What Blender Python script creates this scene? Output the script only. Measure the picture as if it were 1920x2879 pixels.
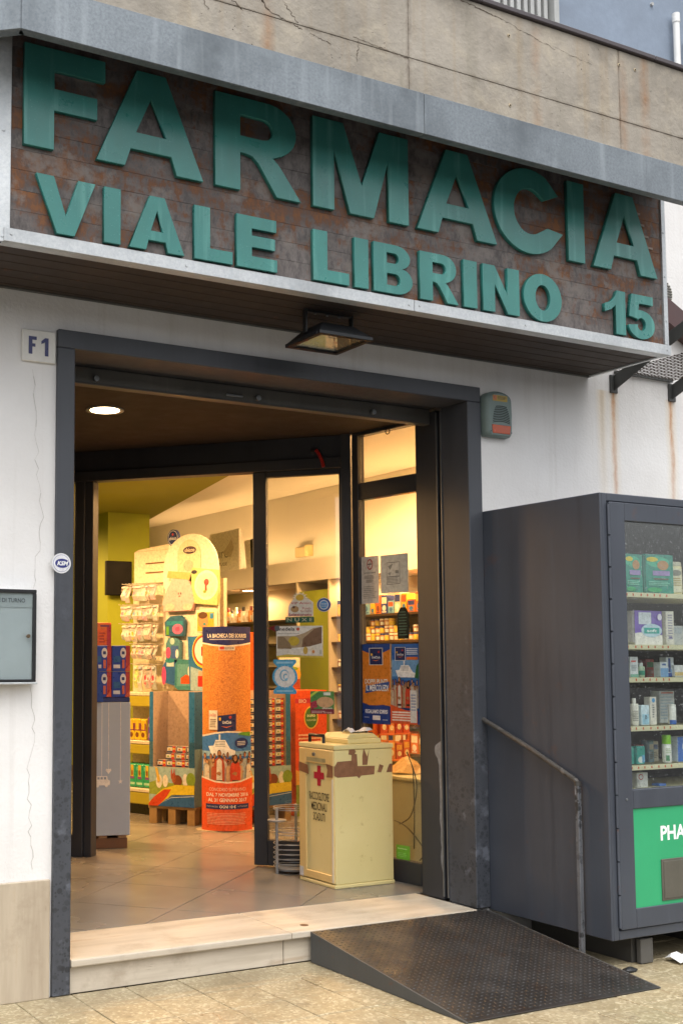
import bpy, bmesh, math, random
from mathutils import Vector, Matrix, noise as mnoise
random.seed(11)
R = math.radians
for o in list(bpy.data.objects):
    bpy.data.objects.remove(o)
SC = bpy.context.scene
COL = SC.collection

# ---------------------------------------------------------------- camera
cam = bpy.data.cameras.new('camera')
cam_ob = bpy.data.objects.new('camera', cam)
COL.objects.link(cam_ob)
cam_ob.location = (-1.9532, -5.0768, 1.4623)
cam_ob.rotation_euler = (math.pi/2 + 0.0838, 0.0008, -0.4908)
cam.sensor_fit = 'VERTICAL'
cam.sensor_height = 36.0
cam.lens = 36.0*3353.17/2879.0
cam.shift_x = 391.2/2879.0
cam.shift_y = 145.24/2879.0
cam.clip_start = 0.05
cam.clip_end = 2000
SC.camera = cam_ob

# ---------------------------------------------------------------- world, sun, exposure
world = bpy.data.worlds.new('World')
SC.world = world
world.use_nodes = True
wn = world.node_tree.nodes
wl = world.node_tree.links
bg = wn['Background']
sky = wn.new('ShaderNodeTexSky')
sky.sky_type = 'NISHITA'
sky.sun_disc = False
SUN_EL, SUN_AZ = 66.0, 200.0          # compass bearing of the veiled sun (clockwise from +Y)
sky.sun_elevation = R(SUN_EL)
sky.sun_rotation = R(SUN_AZ)
sky.air_density = 1.0
sky.dust_density = 4.0
sky.ozone_density = 1.0
hs = wn.new('ShaderNodeHueSaturation')   # an overcast sky has little colour of its own
hs.inputs['Saturation'].default_value = 0.12
wl.new(sky.outputs['Color'], hs.inputs['Color'])
wl.new(hs.outputs['Color'], bg.inputs['Color'])
bg.inputs['Strength'].default_value = 0.15

sun = bpy.data.lights.new('sun', 'SUN')
sun_ob = bpy.data.objects.new('sun', sun)
COL.objects.link(sun_ob)
sun.energy = 0.7
sun.angle = R(60)
sun.color = (1.0, 0.97, 0.93)
_az, _el = R(SUN_AZ), R(SUN_EL)
_d = Vector((math.sin(_az)*math.cos(_el), math.cos(_az)*math.cos(_el), math.sin(_el)))
sun_ob.rotation_euler = (-_d).to_track_quat('-Z', 'Y').to_euler()
sun_ob.location = (0, -6, 9)

SC.render.engine = 'CYCLES'
SC.view_settings.view_transform = 'Standard'
SC.view_settings.look = 'None'
SC.view_settings.gamma = 1.0
SC.view_settings.use_curve_mapping = False
SC.view_settings.exposure = 1.08
SC.cycles.max_bounces = 8
SC.cycles.transparent_max_bounces = 16

# ---------------------------------------------------------------- helpers
def lin(h):
    h = h.lstrip('#')
    out = []
    for i in (0, 2, 4):
        v = int(h[i:i+2], 16)/255.0
        out.append(v/12.92 if v <= 0.04045 else ((v+0.055)/1.055)**2.4)
    return tuple(out)
def as_col(c):
    return lin(c) if isinstance(c, str) else tuple(c)

class NT:
    """small wrapper for building node trees"""
    def __init__(s, name):
        s.m = bpy.data.materials.new(name)
        s.m.use_nodes = True
        s.t = s.m.node_tree
        s.b = s.t.nodes['Principled BSDF']
        s.out = s.t.nodes['Material Output']
        s._pos = None
    def n(s, typ, **kw):
        nd = s.t.nodes.new(typ)
        for k, v in kw.items():
            if k.startswith('i_'):
                nd.inputs[k[2:]].default_value = v
            else:
                setattr(nd, k, v)
        return nd
    def l(s, a, b):
        s.t.links.new(a, b)
    def pos(s):
        if s._pos is None:
            s._pos = s.n('ShaderNodeNewGeometry').outputs['Position']
        return s._pos
    def mapped(s, scale=(1, 1, 1), rot=(0, 0, 0), loc=(0, 0, 0)):
        mp = s.n('ShaderNodeMapping')
        mp.inputs['Scale'].default_value = scale
        mp.inputs['Rotation'].default_value = rot
        mp.inputs['Location'].default_value = loc
        s.l(s.pos(), mp.inputs['Vector'])
        return mp.outputs['Vector']
    def noise(s, scale=5, detail=4, rough=.55, vec=None, dist=0):
        nd = s.n('ShaderNodeTexNoise')
        nd.inputs['Scale'].default_value = scale
        nd.inputs['Detail'].default_value = detail
        nd.inputs['Roughness'].default_value = rough
        nd.inputs['Distortion'].default_value = dist
        s.l(vec if vec is not None else s.pos(), nd.inputs['Vector'])
        return nd.outputs['Fac']
    def vor(s, scale=5, vec=None, feature='F1'):
        nd = s.n('ShaderNodeTexVoronoi')
        nd.feature = feature
        nd.inputs['Scale'].default_value = scale
        s.l(vec if vec is not None else s.pos(), nd.inputs['Vector'])
        return nd
    def ramp(s, fac, a, b, lo=0.0, hi=1.0):
        nd = s.n('ShaderNodeMapRange')
        nd.inputs['From Min'].default_value = a
        nd.inputs['From Max'].default_value = b
        nd.inputs['To Min'].default_value = lo
        nd.inputs['To Max'].default_value = hi
        s.l(fac, nd.inputs['Value'])
        return nd.outputs['Result']
    def math(s, op, a, b=None, clamp=False):
        nd = s.n('ShaderNodeMath', operation=op)
        nd.use_clamp = clamp
        for i, x in enumerate((a, b)):
            if x is None:
                continue
            if isinstance(x, (int, float)):
                nd.inputs[i].default_value = x
            else:
                s.l(x, nd.inputs[i])
        return nd.outputs[0]
    def mix(s, fac, a, b, blend='MIX'):
        nd = s.n('ShaderNodeMix', data_type='RGBA', blend_type=blend)
        for i, x in ((0, fac), (6, a), (7, b)):
            if isinstance(x, (int, float)):
                nd.inputs[i].default_value = x
            elif isinstance(x, tuple):
                nd.inputs[i].default_value = (*x[:3], 1)
            else:
                s.l(x, nd.inputs[i])
        return nd.outputs[2]
    def sep(s):
        nd = s.n('ShaderNodeSeparateXYZ')
        s.l(s.pos(), nd.inputs[0])
        return nd.outputs
    def color(s, x):
        if isinstance(x, tuple):
            s.b.inputs['Base Color'].default_value = (*x, 1)
        else:
            s.l(x, s.b.inputs['Base Color'])
    def rough(s, x):
        if isinstance(x, (int, float)):
            s.b.inputs['Roughness'].default_value = x
        else:
            s.l(x, s.b.inputs['Roughness'])
    def metal(s, x):
        s.b.inputs['Metallic'].default_value = x
    def bump(s, h, strength=.2, dist=.01):
        nd = s.n('ShaderNodeBump')
        nd.inputs['Strength'].default_value = strength
        nd.inputs['Distance'].default_value = dist
        s.l(h, nd.inputs['Height'])
        s.l(nd.outputs['Normal'], s.b.inputs['Normal'])

def mul(c, k):
    return tuple(min(1.0, x*k) for x in c)

MC = {}
def mat(name, col, rough=.55, metal=0.0, var=.10, scale=9.0, bump=.08, bscale=90.0, spec=None):
    """painted / plastic surface with mottled colour and fine relief"""
    if name in MC:
        return MC[name]
    t = NT(name)
    c = as_col(col)
    f = t.noise(scale, 5)
    g = t.noise(scale*7, 3)
    base = t.mix(t.ramp(f, .3, .7), mul(c, 1-var), mul(c, 1+var))
    base = t.mix(t.ramp(g, .35, .75, 0, .5), base, mul(c, 1-var*1.2))
    t.color(base)
    t.rough(t.ramp(f, .3, .7, max(.03, rough-.08), min(1, rough+.08)))
    t.metal(metal)
    if spec is not None:
        t.b.inputs['Specular IOR Level'].default_value = spec
    if bump:
        t.bump(t.noise(bscale, 3), bump, .004)
    MC[name] = t.m
    return t.m

def ink(col, rough=.45):
    c = as_col(col)
    key = 'ink_%02x%02x%02x' % tuple(int(x*255) for x in c)
    if key in MC:
        return MC[key]
    t = NT(key)                       # printed card: faint mottling at the size of small print
    a = t.noise(45, 3); d = t.noise(150, 2)
    cc = t.mix(t.ramp(a, .35, .7), mul(c, .86), mul(c, 1.10))
    cc = t.mix(t.ramp(d, .58, .68, 0, .30), cc, mul(c, .62))
    cc = t.mix(t.ramp(d, .40, .32, 0, .22), cc, tuple(min(1, x*1.1+.05) for x in c))
    t.color(cc)
    t.rough(t.ramp(a, .3, .7, .24, .5))
    MC[key] = t.m
    return t.m

def glow(name, col, strength):
    t = NT(name)
    t.b.inputs['Base Color'].default_value = (*as_col(col), 1)
    t.b.inputs['Emission Color'].default_value = (*as_col(col), 1)
    t.b.inputs['Emission Strength'].default_value = strength
    return t.m

def glass_mat(name, tint=(1, 1, 1), drops=False, ior=1.45, gain=1.0):
    t = NT(name)
    tr = t.n('ShaderNodeBsdfTransparent')
    tr.inputs['Color'].default_value = (*tint, 1)
    gl = t.n('ShaderNodeBsdfGlossy')
    gl.inputs['Roughness'].default_value = .015
    lw = t.n('ShaderNodeLayerWeight')          # Schlick reflectance, the same from both sides of the pane
    lw.inputs['Blend'].default_value = .5
    fac = t.math('POWER', lw.outputs['Facing'], 5.0)
    fac = t.math('ADD', t.math('MULTIPLY', fac, .95), .042*gain, True)
    mx = t.n('ShaderNodeMixShader')
    t.l(fac, mx.inputs[0]); t.l(tr.outputs[0], mx.inputs[1]); t.l(gl.outputs[0], mx.inputs[2])
    last = mx.outputs[0]
    if drops:
        v = t.mapped((1, 1, .55), (0, R(35), 0))
        d = t.vor(95, v).outputs['Distance']
        m = t.noise(30, 2)
        k = t.math('MULTIPLY', t.ramp(d, .22, .12), t.ramp(m, .42, .6))
        k = t.math('MULTIPLY', k, .38)
        df = t.n('ShaderNodeBsdfDiffuse')
        df.inputs['Color'].default_value = (.8, .82, .85, 1)
        m2 = t.n('ShaderNodeMixShader')
        t.l(k, m2.inputs[0]); t.l(last, m2.inputs[1]); t.l(df.outputs[0], m2.inputs[2])
        last = m2.outputs[0]
    t.l(last, t.out.inputs['Surface'])
    return t.m

# ---------------------------------------------------------------- geometry
class Fr:
    """local frame: u to the right, v away from the viewer, w up"""
    def __init__(s, o=(0, 0, 0), yaw=0.0):
        s.o = Vector(o)
        s.u = Vector((math.cos(yaw), math.sin(yaw), 0))
        s.v = Vector((-math.sin(yaw), math.cos(yaw), 0))
        s.w = Vector((0, 0, 1))
    def __call__(s, p):
        return s.o + s.u*p[0] + s.v*p[1] + s.w*p[2]
ID = Fr()

class Bm:
    def __init__(s, fr=None):
        s.v, s.f, s.mi, s.sm = [], [], [], []
        s.fr = fr or ID
        s.m = 0
        s.smooth = False
    def add(s, vs, fs):
        n = len(s.v)
        s.v += [tuple(s.fr(p)) for p in vs]
        for f in fs:
            s.f.append(tuple(i+n for i in f)); s.mi.append(s.m); s.sm.append(s.smooth)
        return s
    def box(s, x0, x1, y0, y1, z0, z1):
        vs = [(x0, y0, z0), (x1, y0, z0), (x1, y1, z0), (x0, y1, z0), (x0, y0, z1), (x1, y0, z1), (x1, y1, z1), (x0, y1, z1)]
        return s.add(vs, [(0, 3, 2, 1), (4, 5, 6, 7), (0, 1, 5, 4), (1, 2, 6, 5), (2, 3, 7, 6), (3, 0, 4, 7)])
    def prism(s, pts, a, b, axis='y'):
        """extrude a 2-D outline along an axis: 'y' takes (x,z), 'z' takes (x,y), 'x' takes (y,z)"""
        def P(p, t):
            return {'y': (p[0], t, p[1]), 'z': (p[0], p[1], t), 'x': (t, p[0], p[1])}[axis]
        n = len(pts)
        vs = [P(p, a) for p in pts] + [P(p, b) for p in pts]
        fs = [tuple(range(n))[::-1], tuple(range(n, 2*n))]
        fs += [(i, (i+1) % n, n+(i+1) % n, n+i) for i in range(n)]
        return s.add(vs, fs)
    def cyl(s, p0, p1, r0, r1=None, seg=12, caps=True):
        r1 = r0 if r1 is None else r1
        p0, p1 = Vector(p0), Vector(p1)
        d = (p1-p0).normalized()
        a = d.orthogonal().normalized(); b = d.cross(a)
        vs = []
        for p, r in ((p0, r0), (p1, r1)):
            for i in range(seg):
                t = 2*math.pi*i/seg
                vs.append(p + a*math.cos(t)*r + b*math.sin(t)*r)
        fs = [(i, (i+1) % seg, seg+(i+1) % seg, seg+i) for i in range(seg)]
        sm = s.smooth; s.smooth = True
        s.add(vs, fs); s.smooth = sm
        if caps:
            s.add(vs, [tuple(range(seg))[::-1], tuple(range(seg, 2*seg))])
        return s
    def tube(s, path, r, seg=8, closed=False):
        path = [Vector(p) for p in path]
        n = len(path)
        vs = []
        prev = None
        for i, p in enumerate(path):
            if closed:
                d = path[(i+1) % n]-path[i-1]
            else:
                d = path[min(i+1, n-1)]-path[max(i-1, 0)]
            d.normalize()
            a = (prev - d*prev.dot(d)) if prev is not None else d.orthogonal()
            a.normalize(); prev = a
            b = d.cross(a)
            for j in range(seg):
                t = 2*math.pi*j/seg
                vs.append(p+a*math.cos(t)*r+b*math.sin(t)*r)
        fs = []
        m = n if closed else n-1
        for i in range(m):
            k = (i+1) % n
            for j in range(seg):
                fs.append((i*seg+j, i*seg+(j+1) % seg, k*seg+(j+1) % seg, k*seg+j))
        sm = s.smooth; s.smooth = True
        s.add(vs, fs); s.smooth = sm
        if not closed:
            s.add(vs, [tuple(range(seg))[::-1], tuple(range((n-1)*seg, n*seg))])
        return s
    def lathe(s, prof, c=(0, 0), seg=16, ex=1.0, ey=1.0):
        vs = []
        for r, z in prof:
            for j in range(seg):
                t = 2*math.pi*j/seg
                vs.append((c[0]+r*math.cos(t)*ex, c[1]+r*math.sin(t)*ey, z))
        fs = []
        for i in range(len(prof)-1):
            for j in range(seg):
                fs.append((i*seg+j, i*seg+(j+1) % seg, (i+1)*seg+(j+1) % seg, (i+1)*seg+j))
        sm = s.smooth; s.smooth = True
        s.add(vs, fs); s.smooth = sm
        s.add(vs, [tuple(range(seg))[::-1], tuple(range((len(prof)-1)*seg, len(prof)*seg))])
        return s
    def build(s, name, mats, parent=None, bevel=0.0, seg=1):
        vs = [Vector(p) for p in s.v]
        lo = Vector((min(p.x for p in vs), min(p.y for p in vs), min(p.z for p in vs)))
        hi = Vector((max(p.x for p in vs), max(p.y for p in vs), max(p.z for p in vs)))
        c = Vector(((lo.x+hi.x)/2, (lo.y+hi.y)/2, lo.z))
        me = bpy.data.meshes.new(name)
        me.from_pydata([p-c for p in vs], [], s.f)
        if not isinstance(mats, (list, tuple)):
            mats = [mats]
        for m in mats:
            me.materials.append(m)
        me.polygons.foreach_set('material_index', s.mi)
        me.polygons.foreach_set('use_smooth', s.sm)
        me.update()
        o = bpy.data.objects.new(name, me)
        COL.objects.link(o)
        put(o, c, parent)
        if bevel:
            md = o.modifiers.new('bevel', 'BEVEL')
            md.width = bevel; md.segments = seg; md.limit_method = 'ANGLE'; md.angle_limit = R(40)
        return o

def wloc(o):
    p = Vector(o.location)
    while o.parent:
        o = o.parent
        p = p + Vector(o.location)
    return p
def put(o, world_loc, parent):
    if parent is not None:
        o.parent = parent
        o.location = Vector(world_loc)-wloc(parent)
    else:
        o.location = world_loc
def root(name, label, cat, loc, group=None):
    o = bpy.data.objects.new(name, None)
    o.empty_display_size = .1
    COL.objects.link(o)
    o.location = loc
    return tag(o, label, cat, group)
def tag(o, label=None, cat=None, group=None, kind=None):
    if label: o['label'] = label
    if cat: o['category'] = cat
    if group: o['group'] = group
    if kind: o['kind'] = kind
    return o
def copy_of(o, loc, parent=None, rotz=0.0):
    c = o.copy()
    COL.objects.link(c)
    c.parent = None
    put(c, loc, parent)
    if rotz:
        c.rotation_euler = (0, 0, rotz)
    return c
def copy_tree(r, loc, rotz=0.0):
    c = r.copy(); COL.objects.link(c); c.location = loc; c.rotation_euler = (0, 0, rotz)
    for ch in list(r.children):
        d = ch.copy(); COL.objects.link(d); d.parent = c
        for g in list(ch.children):
            e = g.copy(); COL.objects.link(e); e.parent = d
    return c
ORD = ['first', 'second', 'third', 'fourth', 'fifth', 'sixth', 'seventh', 'eighth', 'ninth', 'tenth', 'eleventh', 'twelfth', 'thirteenth', 'fourteenth', 'fifteenth', 'sixteenth', 'seventeenth', 'eighteenth', 'nineteenth', 'twentieth', 'twenty-first', 'twenty-second', 'twenty-third', 'twenty-fourth']

# flat lettering -------------------------------------------------------------
TXT = {}
def text_geo(string, bold=0.0):
    key = (string, bold)
    if key in TXT:
        return TXT[key]
    cu = bpy.data.curves.new('t', 'FONT')
    cu.body = string
    cu.resolution_u = 3
    cu.offset = bold
    cu.fill_mode = 'FRONT'
    o = bpy.data.objects.new('t', cu)
    COL.objects.link(o)
    me = bpy.data.meshes.new_from_object(o.evaluated_get(bpy.context.evaluated_depsgraph_get()))
    vs = [(v.co.x, v.co.y) for v in me.vertices]
    fs = [tuple(p.vertices) for p in me.polygons]
    bpy.data.objects.remove(o); bpy.data.curves.remove(cu); bpy.data.meshes.remove(me)
    x0 = min(v[0] for v in vs); x1 = max(v[0] for v in vs)
    y0 = min(v[1] for v in vs); y1 = max(v[1] for v in vs)
    vs = [((x-x0)/(x1-x0), (y-y0)/(y1-y0)) for x, y in vs]
    TXT[key] = (vs, fs)
    return TXT[key]

class Pr:
    """flat print: coloured shapes laid one over another on a surface given by f(u, v, h)"""
    def __init__(s, f, du=None, step=.0006, h0=.0008):
        s.f, s.du, s.k, s.step = f, du, h0, step
        s.v, s.fc, s.mi, s.mats = [], [], [], []
    def _m(s, col):
        m = ink(col) if not isinstance(col, bpy.types.Material) else col
        if m not in s.mats:
            s.mats.append(m)
        return s.mats.index(m)
    def _face(s, pts, mi):
        n = len(s.v)
        s.v += [s.f(u, v, s.k) for u, v in pts]
        s.fc.append(tuple(range(n, n+len(pts)))); s.mi.append(mi)
    def poly(s, pts, col, lift=True):
        mi = s._m(col)
        if s.du:
            u0 = min(p[0] for p in pts); u1 = max(p[0] for p in pts)
            n = max(1, int(math.ceil((u1-u0)/s.du)))
            for i in range(n):
                a = u0+(u1-u0)*i/n; b = u0+(u1-u0)*(i+1)/n
                q = clipu(clipu(pts, a, True), b, False)
                if len(q) > 2:
                    s._face(q, mi)
        else:
            s._face(pts, mi)
        if lift:
            s.k += s.step
        return s
    def rect(s, u0, v0, u1, v1, col, lift=True):
        return s.poly([(u0, v0), (u1, v0), (u1, v1), (u0, v1)], col, lift)
    def ell(s, cu, cv, ru, rv, col, n=20, lift=True, a0=0, a1=360):
        return s.poly([(cu+ru*math.cos(R(a0+(a1-a0)*i/n)), cv+rv*math.sin(R(a0+(a1-a0)*i/n))) for i in range(n if a1-a0 == 360 else n+1)], col, lift)
    def text(s, string, u0, v0, u1, v1, col, bold=.02, skew=0.0):
        mi = s._m(col)
        vs, fs = text_geo(string, bold)
        n = len(s.v)
        s.v += [s.f(u0+(u1-u0)*x+skew*(v1-v0)*y, v0+(v1-v0)*y+skew*0, s.k) for x, y in vs]
        for f in fs:
            s.fc.append(tuple(i+n for i in f)); s.mi.append(mi)
        s.k += s.step
        return s
    def lines(s, u0, v0, u1, v1, n, col, fill=.5, rag=.2):
        for i in range(n):
            a = v0+(v1-v0)*(i+.5-fill/2)/n; b = v0+(v1-v0)*(i+.5+fill/2)/n
            s.rect(u0, a, u1-(u1-u0)*rag*random.random(), b, col, False)
        s.k += s.step
        return s
    def build(s, name, parent=None):
        b = Bm(); b.v = [tuple(p) for p in s.v]; b.f = s.fc; b.mi = s.mi; b.sm = [False]*len(s.fc)
        return b.build(name, s.mats, parent)
def clipu(pts, u, keep_right):
    out = []
    n = len(pts)
    for i in range(n):
        a, b = pts[i], pts[(i+1) % n]
        ia = (a[0] >= u-1e-9) if keep_right else (a[0] <= u+1e-9)
        ib = (b[0] >= u-1e-9) if keep_right else (b[0] <= u+1e-9)
        if ia: out.append(a)
        if ia != ib:
            t = (u-a[0])/(b[0]-a[0]); out.append((u, a[1]+t*(b[1]-a[1])))
    return out
def wallf(fr, o=(0, 0, 0)):
    """print surface facing the viewer of a frame (normal -v)"""
    return lambda u, v, h: fr((o[0]+u, o[1]-h, o[2]+v))
def people(p, u0, v0, u1, v1, n=9, seed=1):
    """a printed crowd in light clothes, a man in a white shirt and red jacket in front"""
    rr = random.Random(seed)
    H = v1-v0; W = u1-u0
    skins = ['b98560', 'a97450', 'c79a74', '8f6244']
    tops = ['c9b299', 'b89c7c', 'cfc4b4', 'b0583c', 'a58a68', 'c09a74', '9aa6ae']
    p.rect(u0, v0, u1, v0+H*.70, 'a8805e')
    for row, (sc, k) in enumerate(((.62, n+3), (.74, n), (.86, n-1))):
        for i in range(k):
            x = u0+W*(i+.5)/k+rr.uniform(-.25, .25)*W/k; h = H*(1.0-.11*row)*rr.uniform(.86, .98)
            w = W*.052
            p.poly([(max(u0, x-w), v0), (min(u1, x+w), v0), (min(u1, x+w*.95), v0+h*.66), (min(u1, x+w*.5), v0+h*.74), (max(u0, x-w*.5), v0+h*.74), (max(u0, x-w*.95), v0+h*.66)], rr.choice(tops), False)
            p.k += p.step*.3
            hc = rr.choice(['2a1a12', '4a2e1c', '1c1512', '5a3a22'])
            p.ell(x, v0+h*.86, w*.50, h*.085, hc, 10, False); p.k += p.step*.3
            p.ell(x, v0+h*.835, w*.40, h*.072, rr.choice(skins), 10, False); p.k += p.step*.3
            p.ell(x+w*.5, v0+h*.45, w*.3, h*.035, rr.choice(skins), 6, False); p.k += p.step*.2
    def fig(x, hh, jacket, shirt, hair, female):
        w = W*.085
        p.poly([(x-w*1.25, v0), (x+w*1.25, v0), (x+w*1.3, v0+H*hh*.52), (x+w*.95, v0+H*hh*.70), (x+w*.3, v0+H*hh*.76), (x-w*.3, v0+H*hh*.76), (x-w*.95, v0+H*hh*.70), (x-w*1.3, v0+H*hh*.52)], jacket)
        p.poly([(x-w*.72, v0), (x+w*.72, v0), (x+w*.6, v0+H*hh*.66), (x, v0+H*hh*.73), (x-w*.6, v0+H*hh*.66)], shirt)
        p.ell(x, v0+H*hh*(.86 if not female else .83), w*(.52 if not female else .72), H*hh*(.115 if not female else .155), hair, 14)
        p.ell(x, v0+H*hh*.85, w*.42, H*hh*.095, 'b07c56', 14)
        p.ell(x, v0+H*hh*.80, w*.30, H*hh*.035, '4a2f20' if not female else 'b9855f', 10)
        p.poly([(x-w*.9, v0+H*.30), (x+w*.2, v0+H*.24), (x+w*.5, v0+H*.33), (x-w*.2, v0+H*.36)], 'a87852')
        p.rect(x-w*.75, v0+H*.06, x+w*.75, v0+H*.12, '3a2a22')
    fig(u0+W*.33, 1.0, 'b2502f', 'd6cdc0', '23170f', False)
    fig(u0+W*.66, .86, 'c4452f', 'c9482f', '3b2114', True)
def ship(p, u0, v0, u1, v1):
    """printed cruise ship, bow towards the left"""
    W = u1-u0; H = v1-v0
    p.poly([(u0, v0+H*.42), (u0+W*.12, v0), (u1, v0), (u1, v0+H*.22), (u0+W*.45, v0+H*.5)], 'e9ecef')
    p.poly([(u0+W*.18, v0+H*.40), (u0+W*.85, v0+H*.22), (u0+W*.62, v0+H*.72), (u0+W*.26, v0+H*.72)], 'f4f5f5')
    for k in range(4):
        p.rect(u0+W*.24, v0+H*(.42+k*.075), u0+W*.62, v0+H*(.445+k*.075), '6b7886', False)
    p.k += p.step
    p.rect(u0+W*.38, v0+H*.72, u0+W*.44, v0+H*.98, 'dfe3e6')

# ================================================================ special materials
def m_plaster():
    t = NT('white_plaster')
    s = t.sep()
    c = t.mix(t.ramp(t.noise(1.6, 6), .35, .7), lin('e2e1e0'), lin('d5d3d1'))
    st = t.noise(1.0, 5, .6, t.mapped((14, 14, .55)))                     # vertical rain streaks
    c = t.mix(t.ramp(st, .56, .80, 0, .22), c, lin('a39c90'))
    sp = t.noise(34, 3)
    c = t.mix(t.ramp(sp, .70, .80, 0, .35), c, lin('8b8780'))
    # grime spreading from the top of the wall under the sign box
    g = t.math('MULTIPLY', t.ramp(s[2], 2.7, 3.2), t.ramp(st, .15, .75))
    c = t.mix(t.math('MULTIPLY', g, .2), c, lin('8a7c68'))
    # rust runs below the two iron brackets
    nx = t.noise(3.0, 4, .6, t.mapped((1, 1, .9)))
    for x0, w, ln in ((3.567, .022, 1.05), (4.062, .024, 1.2), (3.47, .022, .8)):
        xx = t.math('ADD', s[0], t.math('MULTIPLY', t.math('SUBTRACT', nx, .5), .035))
        d = t.math('ABSOLUTE', t.math('SUBTRACT', xx, x0))
        k = t.math('MULTIPLY', t.ramp(t.math('ADD', d, t.math('MULTIPLY', t.math('SUBTRACT', t.noise(14, 5, .7, t.mapped((1, 1, .35))), .5), .05)), w, w*.1), t.ramp(s[2], 3.10-ln, 3.06))
        k = t.math('MULTIPLY', k, t.ramp(s[2], 3.10, 3.09))
        core = lin('a3521c') if x0 != 3.47 else lin('8f857a')
        c = t.mix(t.math('MULTIPLY', t.math('MULTIPLY', k, t.ramp(t.noise(8, 5, .7, t.mapped((3, 3, .8))), .15, .6)), 1.0 if x0 != 3.47 else .35), c, core)
        d2 = t.ramp(d, w*2.6, w*.6)
        k2 = t.math('MULTIPLY', t.math('MULTIPLY', d2, t.ramp(s[2], 3.10-ln*1.2, 3.06)), t.ramp(s[2], 3.10, 3.09))
        c = t.mix(t.math('MULTIPLY', k2, .35), c, lin('d0b27a'))
    t.color(c)
    t.rough(.9)
    h = t.math('ADD', t.noise(60, 4), t.math('MULTIPLY', t.noise(7, 3), 1.6))
    t.bump(h, .35, .006)
    return t.m
def m_concrete():
    t = NT('weathered_concrete')
    s = t.sep()
    c = t.mix(t.ramp(t.noise(1.8, 8, .62), .36, .66), lin('878075'), lin('a29a8e'))
    c = t.mix(t.ramp(t.noise(6.5, 7, .65), .50, .70, 0, .5), c, lin('b3a895'))
    c = t.mix(t.ramp(t.noise(3.5, 7, .7), .55, .72, 0, .5), c, lin('7a7062'))
    st = t.noise(1.0, 5, .6, t.mapped((7, 7, .5)))
    c = t.mix(t.ramp(st, .54, .72, 0, .38), c, lin('8f7650'))
    c = t.mix(t.ramp(st, .45, .30, 0, .35), c, lin('75705f'))
    c = t.mix(t.math('MULTIPLY', t.ramp(t.noise(2.6, 6), .52, .66), t.ramp(s[2], 4.3, 4.63, .1, .75)), c, lin('6a645a'))
    v = t.vor(34)
    pit = t.math('MULTIPLY', t.ramp(v.outputs['Distance'], .11, .05), t.ramp(t.noise(5, 2), .56, .64))
    c = t.mix(pit, c, lin('40372f'))
    wob = t.math('MULTIPLY', t.math('SUBTRACT', t.noise(9, 5, .7), .5), .035)
    for ax, p0, w in ((2, 4.251, .010), (0, 1.383, .014), (0, 2.742, .009)):        # crumbling, blackened cast joints
        d = t.math('ABSOLUTE', t.math('SUBTRACT', t.math('ADD', s[ax], wob), p0))
        k = t.math('MULTIPLY', t.ramp(d, w*1.6, w*.2), t.ramp(t.noise(13, 5, .7), .36, .60))
        c = t.mix(t.math('MULTIPLY', k, .5), c, lin('57493a'))
    for x0 in (2.17, 2.76, .62, 2.92):
        d = t.math('ABSOLUTE', t.math('SUBTRACT', t.math('ADD', s[0], t.math('MULTIPLY', t.noise(2.2, 3), .06)), x0+.03))
        k = t.math('MULTIPLY', t.ramp(d, .045, .004), t.ramp(t.noise(4, 5, .65), .38, .68))
        c = t.mix(t.math('MULTIPLY', k, .6), c, lin('91602e'))
    t.color(c)
    t.rough(.92)
    h = t.math('SUBTRACT', t.math('ADD', t.noise(26, 6, .65), t.math('MULTIPLY', t.noise(4, 4), 1.4)), t.math('MULTIPLY', pit, 1.8))
    t.bump(h, .6, .009)
    return t.m
def m_galv(name='galvanised_sheet', a='6b7278', b='848b90', dirt=.75):
    t = NT(name)
    v = t.vor(120)
    c = t.mix(t.ramp(t.noise(75, 2, .7), .32, .68), lin(a), lin(b))
    c = t.mix(t.ramp(t.noise(2.0, 6, .62), .46, .66, 0, dirt), c, lin('52585d'))
    c = t.mix(t.ramp(t.noise(1.3, 5, .6), .55, .75, 0, dirt*.7), c, lin('8f979b'))
    st = t.noise(1.0, 4, .5, t.mapped((18, 18, 1.2)))
    c = t.mix(t.ramp(st, .55, .75, 0, .3), c, lin('a9b0b4'))
    t.color(c)
    t.rough(t.ramp(t.noise(75, 2), .3, .7, .42, .62))
    t.metal(.55)
    t.bump(t.noise(75, 3), .12, .002)
    return t.m
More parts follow.
